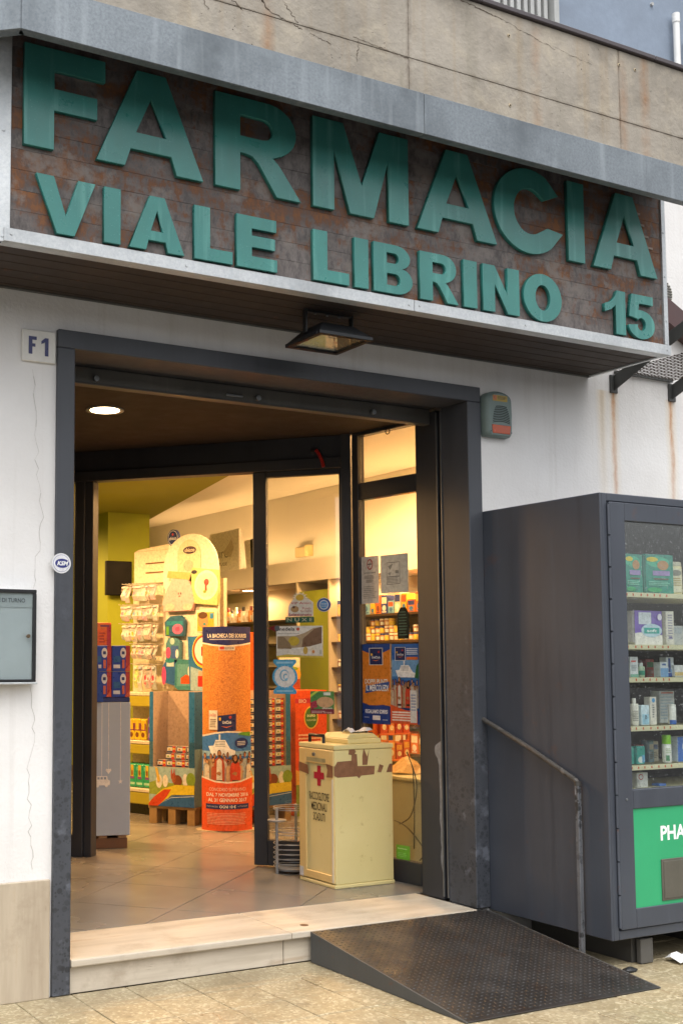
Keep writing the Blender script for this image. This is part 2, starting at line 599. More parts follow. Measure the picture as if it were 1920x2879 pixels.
def m_plank():
    t = NT('rusty_weathered_plank')
    s = t.sep()
    nd = t.n('ShaderNodeObjectInfo')
    off = t.n('ShaderNodeVectorMath', operation='ADD')
    cmb = t.n('ShaderNodeCombineXYZ')
    t.l(t.math('MULTIPLY', nd.outputs['Random'], .35), cmb.inputs[0])
    t.l(t.pos(), off.inputs[0]); t.l(cmb.outputs[0], off.inputs[1])
    mp = t.n('ShaderNodeMapping'); mp.inputs['Scale'].default_value = (1.0, 1, 2.6)
    t.l(off.outputs[0], mp.inputs['Vector'])
    big = t.noise(2.0, 6, .62, mp.outputs['Vector'])
    mp2 = t.n('ShaderNodeMapping'); mp2.inputs['Scale'].default_value = (24, 1, 11)
    t.l(off.outputs[0], mp2.inputs['Vector'])
    fine = t.noise(1.2, 6, .7, mp2.outputs['Vector'])
    c = t.mix(t.ramp(fine, .36, .64), lin('433d3b'), lin('726b68'))
    patch = t.math('ADD', t.math('MULTIPLY', big, .62), t.math('MULTIPLY', fine, .38))
    c = t.mix(t.ramp(patch, .475, .54, 0, .9), c, lin('573723'))
    c = t.mix(t.math('MULTIPLY', t.ramp(patch, .525, .60), t.ramp(fine, .33, .58)), c, lin('744a29'))
    c = t.mix(t.ramp(t.noise(4.5, 6, .7), .54, .64, 0, .75), c, lin('766e68'))
    t.color(c)
    t.rough(t.ramp(fine, .3, .7, .55, .85))
    t.bump(fine, .35, .004)
    return t.m
def m_teal():
    t = NT('teal_painted_letter')
    c = t.mix(t.ramp(t.noise(3.2, 5), .35, .7), lin('27706a'), lin('308078'))
    c = t.mix(t.ramp(t.noise(140, 2), .66, .74, 0, .4), c, lin('79b5aa'))
    st = t.noise(1.0, 4, .5, t.mapped((22, 22, 1.6)))
    c = t.mix(t.ramp(st, .50, .72, 0, .45), c, lin('2f7268'))
    c = t.mix(t.ramp(st, .44, .28, 0, .35), c, lin('6fae a3'.replace(' ', '')))
    c = t.mix(t.ramp(t.noise(18, 6, .7), .60, .72, 0, .35), c, lin('2a655c'))
    t.color(c)
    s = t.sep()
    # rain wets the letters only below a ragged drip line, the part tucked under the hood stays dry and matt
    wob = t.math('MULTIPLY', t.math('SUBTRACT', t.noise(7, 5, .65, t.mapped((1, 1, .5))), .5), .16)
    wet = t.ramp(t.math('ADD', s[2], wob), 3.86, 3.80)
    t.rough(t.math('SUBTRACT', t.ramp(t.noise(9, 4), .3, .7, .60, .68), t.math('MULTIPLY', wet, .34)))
    t.b.inputs['Specular IOR Level'].default_value = .6
    t.bump(t.noise(12, 3), .05, .004)
    return t.m
def m_paint(name, a, b, spots=0.0, rust=0.0, zlo=None, rough=.5):
    """dark oven-painted sheet steel: streaks, water marks, scuffs, rust"""
    t = NT(name)
    s = t.sep()
    c = t.mix(t.ramp(t.noise(2.0, 6), .3, .7), as_col(a), as_col(b))
    st = t.math('ADD', t.math('MULTIPLY', t.noise(1.0, 5, .6, t.mapped((20, 20, .45))), .45), t.math('MULTIPLY', t.noise(1.0, 6, .7, t.mapped((5, 5, .8))), .55))
    c = t.mix(t.ramp(st, .54, .72, 0, .5), c, mul(as_col(b), 1.5))
    c = t.mix(t.ramp(st, .46, .34, 0, .45), c, mul(as_col(a), .62))
    if spots:
        v = t.vor(26).outputs['Distance']
        w = t.vor(60).outputs['Distance']
        m = t.ramp(t.noise(5, 5, .65), .40, .54)
        if zlo is not None:
            m = t.math('MULTIPLY', m, t.ramp(s[2], zlo[1], zlo[0]))
        k = t.math('MULTIPLY', t.math('MAXIMUM', t.ramp(v, .40, .30), t.ramp(w, .36, .26)), m)
        c = t.mix(t.math('MULTIPLY', k, spots), c, mul(as_col(a), .38))
        pale = t.math('MULTIPLY', t.ramp(t.noise(12, 5), .58, .66), m)
        c = t.mix(t.math('MULTIPLY', pale, spots*.6), c, mul(as_col(b), 3.0))
    if rust:
        k = t.ramp(t.noise(7, 6, .7), .62, .70, 0, rust)
        c = t.mix(k, c, lin('5f3a22'))
    t.color(c)
    t.rough(t.ramp(st, .3, .7, rough-.1, rough+.12))
    t.bump(t.noise(180, 2), .08, .002)
    return t.m
def m_travertine(name='travertine', axis=0, a='afa493', b='c6bcac'):
    t = NT(name)
    sc = [9, 9, 9]; sc[axis] = .8
    f = t.noise(1.6, 6, .65, t.mapped(tuple(sc)))
    c = t.mix(t.ramp(f, .35, .66), lin(a), lin(b))
    c = t.mix(t.ramp(f, .60, .70, 0, .45), c, lin('94795a'))
    c = t.mix(t.ramp(t.noise(5, 6, .7), .52, .72, 0, .5), c, lin('8a7a66'))
    g = t.vor(70, t.mapped(tuple(x*.12 for x in sc))).outputs['Distance']
    pit = t.math('MULTIPLY', t.ramp(g, .14, .06), t.ramp(t.noise(6, 2), .5, .6))
    c = t.mix(t.math('MULTIPLY', pit, .6), c, lin('7f6c56'))
    t.color(c)
    t.rough(t.ramp(f, .3, .7, .38, .6))
    t.bump(f, .12, .003)
    return t.m
def m_terrazzo():
    t = NT('terrazzo_paving')
    nd = t.n('ShaderNodeObjectInfo')
    c = t.mix(t.ramp(t.noise(3, 5), .35, .7), lin('928567'), lin('a5987b'))
    v = t.vor(85)
    ch = t.n('ShaderNodeSeparateColor'); t.l(v.outputs['Color'], ch.inputs[0])
    c = t.mix(t.ramp(ch.outputs[0], .60, .95, 0, .75), c, lin('cfc5a8'))
    c = t.mix(t.ramp(ch.outputs[1], .72, .98, 0, .75), c, lin('84745a'))
    c = t.mix(t.ramp(t.noise(55, 3), .64, .74, 0, .8), c, lin('453c30'))
    c = t.mix(t.ramp(t.noise(1.7, 7, .68), .48, .70, 0, .7), c, lin('74674e'))
    c = t.mix(t.ramp(t.noise(6, 7, .7), .56, .70, 0, .6), c, lin('5e523f'))
    c = t.mix(t.ramp(nd.outputs['Random'], 0, 1, 0, .22), c, lin('94846a'))
    t.color(c)
    t.rough(t.ramp(t.noise(1.6, 6), .38, .62, .16, .6))
    t.bump(t.noise(60, 4), .15, .003)
    return t.m
def m_floor():
    t = NT('grey_stoneware_floor')
    nd = t.n('ShaderNodeObjectInfo')
    c = t.mix(t.ramp(t.noise(2.2, 4, .5), .35, .7), lin('7a756e'), lin('8b867f'))
    c = t.mix(t.ramp(nd.outputs['Random'], 0, 1, 0, .2), c, lin('7e776f'))
    t.color(c)
    t.rough(t.ramp(t.noise(1.5, 3), .3, .7, .20, .30))
    return t.m
def m_ramp():
    t = NT('worn_chequer_plate')
    c = t.mix(t.ramp(t.noise(4, 6, .65), .35, .65), lin('2a2827'), lin('3a3735'))
    c = t.mix(t.ramp(t.noise(7, 6, .7), .52, .68, 0, .6), c, lin('36271d'))
    c = t.mix(t.ramp(t.noise(2, 5), .55, .75, 0, .3), c, lin('4b4a4a'))
    t.color(c)
    t.rough(t.ramp(t.noise(9, 5), .3, .7, .34, .58))
    t.metal(.35)
    t.bump(t.noise(160, 3), .15, .002)
    return t.m
def m_asphalt():
    t = NT('asphalt')
    c = t.mix(t.ramp(t.noise(1.2, 6), .3, .7), (.045, .045, .047), (.065, .064, .062))
    t.color(c); t.rough(.7); t.bump(t.noise(180, 3), .4, .004)
    return t.m
def m_cork():
    t = NT('cork_print')
    c = t.mix(t.ramp(t.noise(70, 5, .7, t.mapped((1, 1, 1.3))), .36, .64), lin('b5682c'), lin('dd9a50'))
    c = t.mix(t.ramp(t.noise(30, 4), .58, .70, 0, .6), c, lin('8f4f22'))
    t.color(c); t.rough(.5)
    return t.m
def m_bin():
    t = NT('cream_enamel')
    c = t.mix(t.ramp(t.noise(2, 5), .3, .7), lin('d8c88c'), lin('e2d39b'))
    c = t.mix(t.ramp(t.noise(14, 5, .7), .63, .72, 0, .5), c, lin('a88e55'))
    t.color(c); t.rough(.42); t.bump(t.noise(8, 3), .05, .003)
    return t.m

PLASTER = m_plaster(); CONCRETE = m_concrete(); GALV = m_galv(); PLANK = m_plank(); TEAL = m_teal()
ALU = m_galv('aluminium_trim', 'b4b8bb', 'c9cccd', .35)
PORTAL = m_paint('dark_portal_paint', '3a3d43', '44474e', .85, 0, (.1, 2.1))
FRAME = m_paint('anthracite_frame_paint', '2c2d31', '35363b', 0, 0)
VEND = m_paint('blue_grey_cabinet_paint', '393d46', '41464f', 0, .25)
TRAV = m_travertine(); TRAVV = m_travertine('travertine_plinth', 2, 'a39582', 'b9ac98')
TERR = m_terrazzo(); FLOOR = m_floor(); RAMP = m_ramp(); ASPH = m_asphalt(); CORK = m_cork(); CREAM = m_bin()
GROUT = mat('dark_grout', '54493a', .9)
BLACK = mat('black_plastic', '17181a', .45)
STEEL = mat('zinc_steel', '8d9093', .4, .8)
WHITE = mat('white_paint', 'dcdcda', .5, var=.04)
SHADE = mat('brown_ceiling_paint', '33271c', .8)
COPING = mat('brown_coping_sheet', '463f42', .55, var=.12)
BLUEWALL = mat('blue_grey_render', '7f8b9b', .9, var=.12, scale=5, bump=.3, bscale=70)
GLASS = glass_mat('window_glass', (.97, .98, .97), gain=2.0)
WETGLASS = glass_mat('rain_spotted_glass', (.93, .95, .94), True, gain=2.0)
IRON = m_paint('bracket_iron', '3d3e3d', '494a48', 0, .55)
LIME = mat('lime_green_wall', (.27, .32, .015), .75, var=.05, scale=2)
MUST = mat('mustard_ceiling', (.26, .27, .012), .8, var=.04, scale=2)
CREAMW = mat('warm_white_wall', (.74, .70, .62), .8, var=.03, scale=2)

# ================================================================ ground
ZF = .153          # shop floor level
b = Bm(); b.box(-60, 60, -60, -2.2, -.30, -.13)
street = tag(b.build('street', ASPH), 'wide grey asphalt street in front of the pavement', 'street', kind='structure')
b = Bm(); b.box(-30, 30, -2.05, .0, -.30, -.012)
pave = tag(b.build('pavement', [GROUT]), 'terrazzo tiled pavement along the shop front', 'pavement', kind='structure')
b = Bm()
TP = .262
tile0 = None
for i in range(-6, 17):
    for j in range(0, 8):
        x = .096+i*TP; y1 = -.006-j*TP
        if tile0 is None:
            q = Bm(); q.box(x+.0018, x+TP-.0018, y1-TP+.0018, y1-.0018, -.03, 0)
            tile0 = q.build('paving_tile', TERR, pave, .002)
            base = wloc(tile0).copy(); x0, yy0 = x, y1
        else:
            copy_of(tile0, base+Vector((x-x0, y1-yy0, random.uniform(-.0015, .0010))), pave)
b.box(-30, .096-6*TP-.002, -2.05, -.006, -.02, -.001); b.box(.096+17*TP+.002, 30, -2.05, -.006, -.02, -.001)
b.build('far_paving', TERR, pave)
b = Bm(); b.box(-30, 30, -2.2, -2.05, -.30, 0)
tag(b.build('kerb', mat('kerb_stone', '8c8880', .8), None, .01), 'grey stone kerb between the pavement and street', 'kerb', kind='structure')

# ================================================================ building shell
bld = root('building', 'pale pharmacy building with plaster ground floor and concrete balcony', 'building', (1.2, 3, 0))
b = Bm()
W0, W1 = .0, 2.5085            # outside edges of the door portal
b.box(-9, W0, 0, .44, 0, 4.06); b.box(W1, 3.42, 0, .44, 0, 4.06); b.box(3.42, 9, 0, .44, 0, 5.0); b.box(W0, W1, 0, .44, 3.0, 4.06)
b.build('wall', PLASTER, bld)
x = -.012
for i, w in enumerate((.62, .9, .9)):           # travertine plinth slabs left of the door
    q = Bm(); q.box(x-w+.002, x, -.022, -.001, 0, .512+(.003 if i % 2 else 0)); q.build('plinth_slab', TRAVV, bld, .003)
    x -= w
# crack wandering down the plaster
def ribbon(pts, w, y, name, m, parent):
    b = Bm()
    for i in range(len(pts)-1):
        (x0, z0), (x1, z1) = pts[i], pts[i+1]
        d = Vector((x1-x0, z1-z0)); d.normalize(); n = Vector((-d.y, d.x))*w*random.uniform(.25, 1)
        b.add([(x0-n.x, y, z0-n.y), (x1-n.x, y, z1-n.y), (x1+n.x, y, z1+n.y), (x0+n.x, y, z0+n.y)], [(0, 1, 2, 3)])
    return b.build(name, m, parent)
def wander(x, z, x1, z1, n, a):
    out = []
    for i in range(n+1):
        t = i/n
        k = 0 if i in (0, n) else 1
        out.append((x+(x1-x)*t+random.uniform(-a, a)*k, z+(z1-z)*t+random.uniform(-a, a)*.5*k))
    return out
CRK = mat('crack_shadow', 'aeaba6', .95); CRK2 = mat('concrete_crack', '4d4033', .95)
ribbon(wander(-.115, 2.80, -.075, 2.2, 16, .012)+wander(-.06, 2.15, -.10, 1.80, 12, .012), .0014, -.0012, 'crack', CRK, bld)
ribbon(wander(-.11, 1.36, -.085, 1.12, 8, .01)+wander(-.12, 1.0, -.09, .56, 16, .012), .0014, -.0012, 'crack', CRK, bld)
# balcony: slab soffit, concrete fascia cast in panels, coping; it ends just past the sign
FY = -.86
BEND = 3.33
b = Bm(); b.box(-.485, BEND-.01, FY+.05, 0, 4.065, 4.30); b.box(-.485, BEND-.01, FY+.11, FY+.17, 4.30, 4.62)
b.prism([(-.4855, FY+.06), (-.4855, 0), (-1.50, 0)], 4.065, 4.60, 'z')
sl = b.build('balcony_slab', mat('slab_concrete', '4d463d', .9), bld)
fas = Bm(); fas.box(-.485, BEND-.005, FY+.030, FY+.108, 3.99, 4.62); fas = fas.build('concrete_fascia', mat('joint_concrete', '6a5f50', .95), bld)
xs = [-.49, 1.383, 2.742, BEND]
zs_ = [4.0, 4.251, 4.629]
for i in range(len(xs)-1):
    for j in range(2):
        q = Bm(); q.box(xs[i]+.0008, xs[i+1]-.0008, FY, FY+.05, zs_[j]+.0008, zs_[j+1]-.0008)
        q.build('cast_panel', CONCRETE, fas, .0025)
for pts, w in ((wander(1.07, 4.27, 1.38, 4.245, 26, 0.006), 0.0016), (wander(1.1, 4.26, 1.09, 4.16, 12, 0.006), 0.0015), (wander(1.66, 4.62, 1.95, 4.585, 22, 0.007), 0.0026), (wander(1.95, 4.585, 2.3, 4.519, 30, 0.009), 0.0014), (wander(2.3, 4.53, 2.549, 4.5, 20, 0.009), 0.001), (wander(0.3, 4.34, 0.42, 4.3, 14, 0.01), 0.0028), (wander(0.42, 4.3, 0.5, 4.24, 12, 0.01), 0.0026), (wander(0.55, 4.36, 0.64, 4.27, 14, 0.011), 0.0028), (wander(0.64, 4.27, 0.8, 4.235, 18, 0.008), 0.002), (wander(0.84, 4.23, 0.95, 4.205, 12, 0.008), 0.0016), (wander(0.28, 4.28, 0.33, 4.2, 10, 0.01), 0.0022), (wander(0.7, 4.34, 0.78, 4.26, 12, 0.01), 0.0014)):
    ribbon(pts, w, FY-.0012, 'crack', CRK2, fas)
for x, z in ((1.994, 4.514), (1.992, 4.161), (2.743, 4.549), (2.86, 4.55)):      # form-tie holes with pale plugs
    q = Bm(); q.cyl((x, FY-.003, z), (x, FY+.01, z), .008, seg=12); q.build('tie_plug', mat('pale_mortar', 'b9a98d', .9), fas)
    q = Bm(); q.cyl((x+.001, FY-.0045, z-.001), (x+.001, FY-.0031, z-.001), .0042, seg=10); q.build('tie_hole', mat('hole_dark', '2a221c', .9), fas)
for x0, x1 in ((-.505, .62), (.624, 1.82), (1.824, 3.0), (3.004, BEND+.02)):
    q = Bm(); q.box(x0, x1, FY-.018, FY+.20, 4.630, 4.656); q.build('coping', COPING, bld, .004)
# upper storey behind the balcony
b = Bm(); b.box(-6, 2.70, .30, .5, 4.07, 8); b.box(3.49, 9, .30, .5, 4.07, 8); b.box(2.70, 3.49, .30, .5, 7.4, 8); b.build('upper_wall', BLUEWALL, bld)
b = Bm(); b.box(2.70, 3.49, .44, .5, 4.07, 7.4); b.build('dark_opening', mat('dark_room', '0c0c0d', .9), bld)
GR = mat('grey_white_shutter_paint', 'a8a9a7', .6, var=.12)
sh = Bm(); sh.box(3.445, 3.487, .27, .40, 4.3, 7.3); sh.box(2.705, 2.74, .27, .40, 4.3, 7.3); sh.box(2.74, 3.445, .29, .36, 4.3, 4.36)
sh = sh.build('window_frame', GR, bld, .003)
for i in range(12):
    q = Bm(); x = 2.765+i*.0565; q.box(x, x+.030, .30, .335, 4.36, 7.25); q.build('shutter_bar', GR, sh, .003)
q = Bm(); q.box(2.952, 2.984, .285, .345, 4.36, 7.25); q.build('shutter_mullion', GR, sh, .003)
q = Bm(); q.cyl((4.545, .255, 5.2), (4.545, .255, 5.80), .022); q.cyl((4.545, .255, 5.80), (4.545, .255, 5.862), .026); 
tag(q.build('drain_pipe', WHITE), 'white plastic pipe stub against the blue-grey upper wall', 'pipe')
q = Bm(); q.prism([(4.66, 5.2), (5.2, 5.2), (5.2, 5.80), (4.68, 5.74), (4.66, 5.70)], .20, .299); q2 = q.build('shutter_leaf', mat('brown_shutter', '4a2c1c', .5))
tag(q2, 'brown wooden shutter edge beside the white pipe upstairs', 'shutter')
for x, z in ((4.35, 6.12), (4.36, 5.9), (4.20, 6.02)):
    q = Bm(); q.cyl((x, .285, z), (x, .30, z), .012, seg=8); q.build('wall_plug', GR, bld)
q = Bm(); q.box(-9, 9, .5, 10, 3.45, 3.6); q.box(-9, -2, .44, 10, 0, 3.45); q.box(5.05, 9, .44, 10, 0, 3.45); q.box(-2, 5.05, 9.75, 10, 0, 3.45); q.build('shell', mat('raw_shell', '6b6761', .9), bld)
q = Bm(); q.box(-2, 5.05, .3, 10, -.1, ZF-.012); q.build('floor_screed', GROUT, bld)

# ================================================================ sheet-metal hood on the balcony edge
hood = root('sheet_hood', 'long galvanised sheet hood running above the teal pharmacy sign', 'hood', (1.4, FY, 3.89))
HX = [-.495, 1.453, BEND+.01]
for i in range(2):
    q = Bm(); a, c_ = HX[i]+.0015, HX[i+1]-.0015
    q.box(a, c_, FY-.020, FY-.012, 3.893, 4.088); q.box(a, c_, FY-.012, FY-.001, 4.078, 4.088); q.box(a, c_, FY-.012, FY+.025, 3.893, 3.899)
    q.build('sheet', GALV, hood, .002)
f = Fr((-.4955, FY-.020, 0), -math.atan2(.62, .78))
q = Bm(f); q.box(-1.2, -.001, 0, .008, 3.893, 4.088); q.box(-1.2, -.001, .008, .05, 3.893, 3.899); q.box(-1.2, -.05, .10, .45, 4.07, 4.6); q.build('return_sheet', GALV, hood, .002)

# ================================================================ sign box
SY = -.588
sign = root('pharmacy_sign', 'long rusty plank sign box with raised teal FARMACIA letters', 'sign', (1.45, SY, 3.157))
for i in range(10):
    z0 = 3.211+i*.0861
    q = Bm(); q.box(-.428, 3.344, SY+.010+random.uniform(0, .001), SY+.035, z0+.0004, z0+.0858)
    q.build('plank', PLANK, sign, .0007)
q = Bm(); q.box(-.425, 3.34, SY+.036, SY+.05, 3.20, 4.06); q.build('backing', BLACK, sign)
def rivets(q, pts, y):
    for x, z in pts:
        q.cyl((x, y-.003, z), (x, y+.001, z), .006, .007, 8)
for x0, x1, nm in ((-.455, 1.604, 0), (1.607, 3.380, 1)):
    q = Bm(); q.box(x0, x1, SY-.004, SY+.008, 3.157, 3.213); q.box(x0, x1, SY+.008, SY+.06, 3.157, 3.163)
    rivets(q, [(x0+.03, 3.19), (x0+(x1-x0)*.4, 3.185), (x1-.03, 3.185)], SY-.004)
    q.build('bottom_trim', ALU, sign, .0015)
q = Bm(); q.box(3.338, 3.368, SY-.002, SY+.06, 3.2145, 4.06); rivets(q, [(3.352, 3.35), (3.352, 3.6), (3.352, 3.85)], SY-.002); q.build('side_trim', ALU, sign, .0015)
f = Fr((-.4305, SY-.002, 0), -math.atan2(.62, .78)+.35)
q = Bm(f); q.box(-.62, 0, 0, .012, 3.157, 4.06); rivets(q, [(-.03, 3.18), (-.03, 3.62), (-.03, 3.95)], 0); q.build('corner_trim', ALU, sign, .0015)
q = Bm(); q.box(3.344, 3.366, SY+.06, -.002, 3.165, 4.06); q.build('end_panel', m_paint('end_sheet', '6b6a68', '7b7a77', 0, .4), sign)
# underside slats running along the box
SOF = m_paint('soffit_slat_brown', '2c211a', '392c23', 0, .6, rough=.7)
for i in range(11):
    y0 = SY+.062+i*.0475
    q = Bm(); q.box(-.95 if i > 3 else -.46, 3.343, y0, y0+.0465, 3.163+.002*(i % 2), 3.175); q.build('soffit_slat', SOF, sign, .002)
q = Bm(); q.box(-.95, 3.366, -.024, -.003, 3.156, 3.20); q.build('wall_batten', IRON, sign, .002)
q = Bm(); q.box(3.3445, 3.367, SY+.0605, -.0245, 3.157, 3.164); q.build('soffit_edge', ALU, sign)

# --- lettering, drawn by hand as heavy grotesque outlines
def arc(cx, cz, rx, rz, a0, a1, n=14):
    return [(cx+rx*math.cos(R(a0+(a1-a0)*i/n)), cz+rz*math.sin(R(a0+(a1-a0)*i/n))) for i in range(n+1)]
def glyph(ch, w, h, s, t):
    if ch == 'I': return [[(0, 0), (w, 0), (w, h), (0, h)]]
    if ch == 'F': return [[(0, 0), (s, 0), (s, .39*h), (w*.90, .39*h), (w*.90, .39*h+t), (s, .39*h+t), (s, h-t), (w, h-t), (w, h), (0, h)]]
    if ch == 'L': return [[(0, 0), (w, 0), (w, t), (s, t), (s, h), (0, h)]]
    if ch == 'E': return [[(0, 0), (w, 0), (w, t), (s, t), (s, .41*h), (w*.95, .41*h), (w*.95, .41*h+t*.95), (s, .41*h+t*.95), (s, h-t), (w*.985, h-t), (w*.985, h), (0, h)]]
    if ch == 'V': return [[(w*.35, 0), (w*.65, 0), (w, h), (w-s*.98, h), (w*.5, .33*h), (s*.98, h), (0, h)]]
    if ch == 'A':
        a = .365; k = w*a/h
        lx = lambda z: k*z
        zi = .70*h
        s2 = s*1.02
        il = lambda z: s2+(w*.5-s2)*(z/(.86*h))
        zb, zc = .185*h, .36*h
        return [[(0, 0), (s2, 0), (il(zb), zb), (w-il(zb), zb), (w-s2, 0), (w, 0), (w-k*h, h), (k*h, h)],
                [(il(zc), zc), (w*.5, .74*h), (w-il(zc), zc)]]
    if ch == 'M': return [[(0, 0), (s, 0), (s, .70*h), (w*.5-w*.125, 0), (w*.5+w*.125, 0), (w-s, .70*h), (w-s, 0), (w, 0), (w, h), (w-s*1.45, h), (w*.5, .34*h), (s*1.45, h), (0, h)]]
    if ch == 'N': return [[(0, 0), (s, 0), (s, .60*h), (w-s, 0), (w, 0), (w, h), (w-s, h), (w-s, .40*h), (s, h), (0, h)]]
    if ch == 'O': return [arc(w/2, h/2, w/2, h*.525, 0, 360, 40)[:-1], arc(w/2, h/2, w/2-s*1.03, h*.525-t*1.05, 0, 360, 40)[:-1]]
    if ch == 'C':
        o = arc(w*.51, h/2, w*.51, h*.52, 35, 325, 34); i = arc(w*.52, h/2, w*.51-s*1.0, h*.52-t*1.12, 320, 40, 28)
        return [[(w*.94, .765*h)] + o[3:-2] + [(w*1.0, .30*h)] + [(w*.775, .335*h)] + i[2:-2] + [(w*.735, .675*h)]]
    if ch == 'R':
        return [[(0, 0), (s, 0), (s, .405*h), (.34*w, .405*h), (.43*w, .385*h), (.50*w, .32*h), (.71*w, 0), (w, 0), (.80*w, .27*h), (.73*w, .36*h), (.665*w, .415*h)]
                + arc(.60*w, .71*h, .345*w, .29*h, -62, 90, 16) + [(0, h)],
                [(s, .585*h), (.56*w, .585*h)] + arc(.555*w, .70*h, .115*w, .112*h, -90, 90, 10) + [(s, .812*h)]]
    if ch == 'B':
        return [[(0, 0)] + arc(.58*w, .285*h, .42*w, .285*h, -90, 52, 14) + [(.74*w, .53*h)] + arc(.56*w, .745*h, .38*w, .255*h, -42, 90, 14) + [(0, h)],
                [(s, .165*h)] + arc(.55*w, .285*h, .125*w, .12*h, -90, 90, 10) + [(s, .405*h)],
                [(s, .615*h)] + arc(.53*w, .72*h, .115*w, .105*h, -90, 90, 10) + [(s, .825*h)]]
    if ch == '1': return [[(.52*w, 0), (w, 0), (w, h), (.60*w, h), (.50*w, .86*h), (.32*w, .74*h), (0, .66*h), (0, .47*h), (.30*w, .54*h), (.52*w, .66*h)]]
    if ch == '5':
        return [[(.14*w, h), (.95*w, h), (.95*w, .80*h), (.42*w, .80*h), (.385*w, .645*h)] + arc(.49*w, .315*h, .51*w, .335*h, 100, -155, 26) + [(.0*w, .27*h), (.36*w, .31*h)]
                + arc(.49*w, .32*h, .165*w, .145*h, 195, 510, 20)[1:] + [(.36*w, .435*h), (.02*w, .475*h)]]
def letter(ch, x, z, w, h, s, t, y, depth, parent):
    cu = bpy.data.curves.new('letter', 'CURVE')
    cu.dimensions = '2D'; cu.fill_mode = 'BOTH'; cu.extrude = depth/2-.0007; cu.bevel_depth = .0007; cu.bevel_resolution = 0; cu.offset = -.0007
    for loop in glyph(ch, w, h, s, t):
        sp = cu.splines.new('POLY'); sp.points.add(len(loop)-1); sp.use_cyclic_u = True
        for p, q in zip(sp.points, loop):
            p.co = (q[0], q[1], 0, 1)
    o = bpy.data.objects.new('t', cu); COL.objects.link(o)
    me = bpy.data.meshes.new_from_object(o.evaluated_get(bpy.context.evaluated_depsgraph_get()))
    bpy.data.objects.remove(o); bpy.data.curves.remove(cu)
    me.name = 'letter'
    for v in me.vertices:
        v.co = Vector((v.co.x, -v.co.z, v.co.y))
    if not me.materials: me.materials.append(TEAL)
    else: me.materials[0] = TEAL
    o = bpy.data.objects.new('letter', me); COL.objects.link(o)
    put(o, Vector((x, y, z)), parent)
    return o
LY = SY+.010-.0115
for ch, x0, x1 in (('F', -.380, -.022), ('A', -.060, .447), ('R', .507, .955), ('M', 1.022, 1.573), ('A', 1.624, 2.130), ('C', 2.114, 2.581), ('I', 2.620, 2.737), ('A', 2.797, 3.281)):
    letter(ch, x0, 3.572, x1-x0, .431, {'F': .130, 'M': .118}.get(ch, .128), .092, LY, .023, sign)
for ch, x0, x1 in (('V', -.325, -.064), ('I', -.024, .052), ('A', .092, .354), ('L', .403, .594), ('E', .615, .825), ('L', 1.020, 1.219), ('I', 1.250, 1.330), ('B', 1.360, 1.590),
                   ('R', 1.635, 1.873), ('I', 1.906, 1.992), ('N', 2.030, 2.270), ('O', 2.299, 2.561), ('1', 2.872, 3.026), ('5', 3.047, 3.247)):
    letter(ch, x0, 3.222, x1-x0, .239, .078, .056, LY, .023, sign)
for x0, z0 in ((3.13, 3.92), (3.16, 3.86), (3.19, 3.80), (3.22, 3.74), (3.0, 3.70), (3.05, 3.66)):   # broken-out patch showing the lath behind
    q = Bm(); q.box(x0, x0+.05, SY+.004, SY+.0095, z0, z0+.012); q.build('loose_splinter', mat('pale_splinter', '8d7f74', .9), sign)

# ================================================================ across the street (seen only as reflections)
opp = root('apartment_block', 'plain beige apartment block across the street', 'building', (2, -27, -.1))
q = Bm(); q.box(-26, 30, -34, -26.5, -.13, 5.6); q.build('wall', mat('opposite_render', '8f8676', .9, var=.1, scale=.6), opp)
q = Bm(); q.box(-26.3, 30.3, -34, -26.1, 5.6, 5.9); q.build('roof_edge', mat('roof_edge_grey', '6f6c68', .8), opp)
for i in range(12):
    for j in range(2):
        q = Bm(); x = -24+i*4.4; q.box(x, x+1.5, -26.55, -26.45, .6+j*2.4, 2.0+j*2.4); q.build('window', mat('opposite_window', '20242a', .15), opp)

# ================================================================ door portal
FW = .0851
X0, X1 = .0, 2.5085
FWR = FW+.0105
por = root('door_portal', 'dark blue-grey steel portal framing the pharmacy doorway', 'door frame', (1.25, .2, 0))
def channel(x0, x1, side):
    b = Bm()
    b.box(x0, x1, -.024, .44, .003 if side < 0 else ZF+.002, 2.9149)
    return b
q = channel(X0, X0+FW, -1); q.build('left_jamb', PORTAL, por, .004)
q = Bm(); q.box(X1-FWR, X1, -.024, .205, ZF+.0015, 2.9145); q.build('right_jamb', PORTAL, por, .004)
q = Bm(); q.box(X1-FWR, X1, .252, .44, ZF+.0015, 2.9145); q.build('right_jamb_lining', FRAME, por, .004)
q = Bm(); q.box(X1-.045, X1, .2055, .2515, ZF+.0015, 2.9145); q.build('shutter_guide_slot', BLACK, por)
q = Bm(); q.box(X1-FWR-.004, X1-FWR+.006, .2056, .213, ZF+.02, 2.90); q.box(X1-FWR-.003, X1-FWR+.006, .244, .2514, ZF+.02, 2.90); q.build('guide_lip', STEEL, por)
WP = mat('scuffed_bare_metal', '7d7f83', .75, var=.3, scale=30)
ed = [(.253, .30)] + [(.268+random.uniform(-.006, .008), .34+k*.05) for k in range(12)] + [(.283, .93)] + [(.287+.022*math.cos(R(t)), .975+.034*math.sin(R(t))) for t in range(-60, 100, 20)] + [(.253, 1.03)]
q = Bm(); q.prism(ed, X1-FWR-.0008, X1-FWR-.0001, 'x'); q.build('worn_patch', WP, por)
q = Bm(); q.box(X0, X1, -.024, .205, 2.9151, 3.0); q.build('lintel', PORTAL, por, .004)
q = Bm(); q.box(X0+FW+.002, X1-FWR-.002, .206, .44, 2.925, 3.0); q.build('lintel_back', FRAME, por, .003)
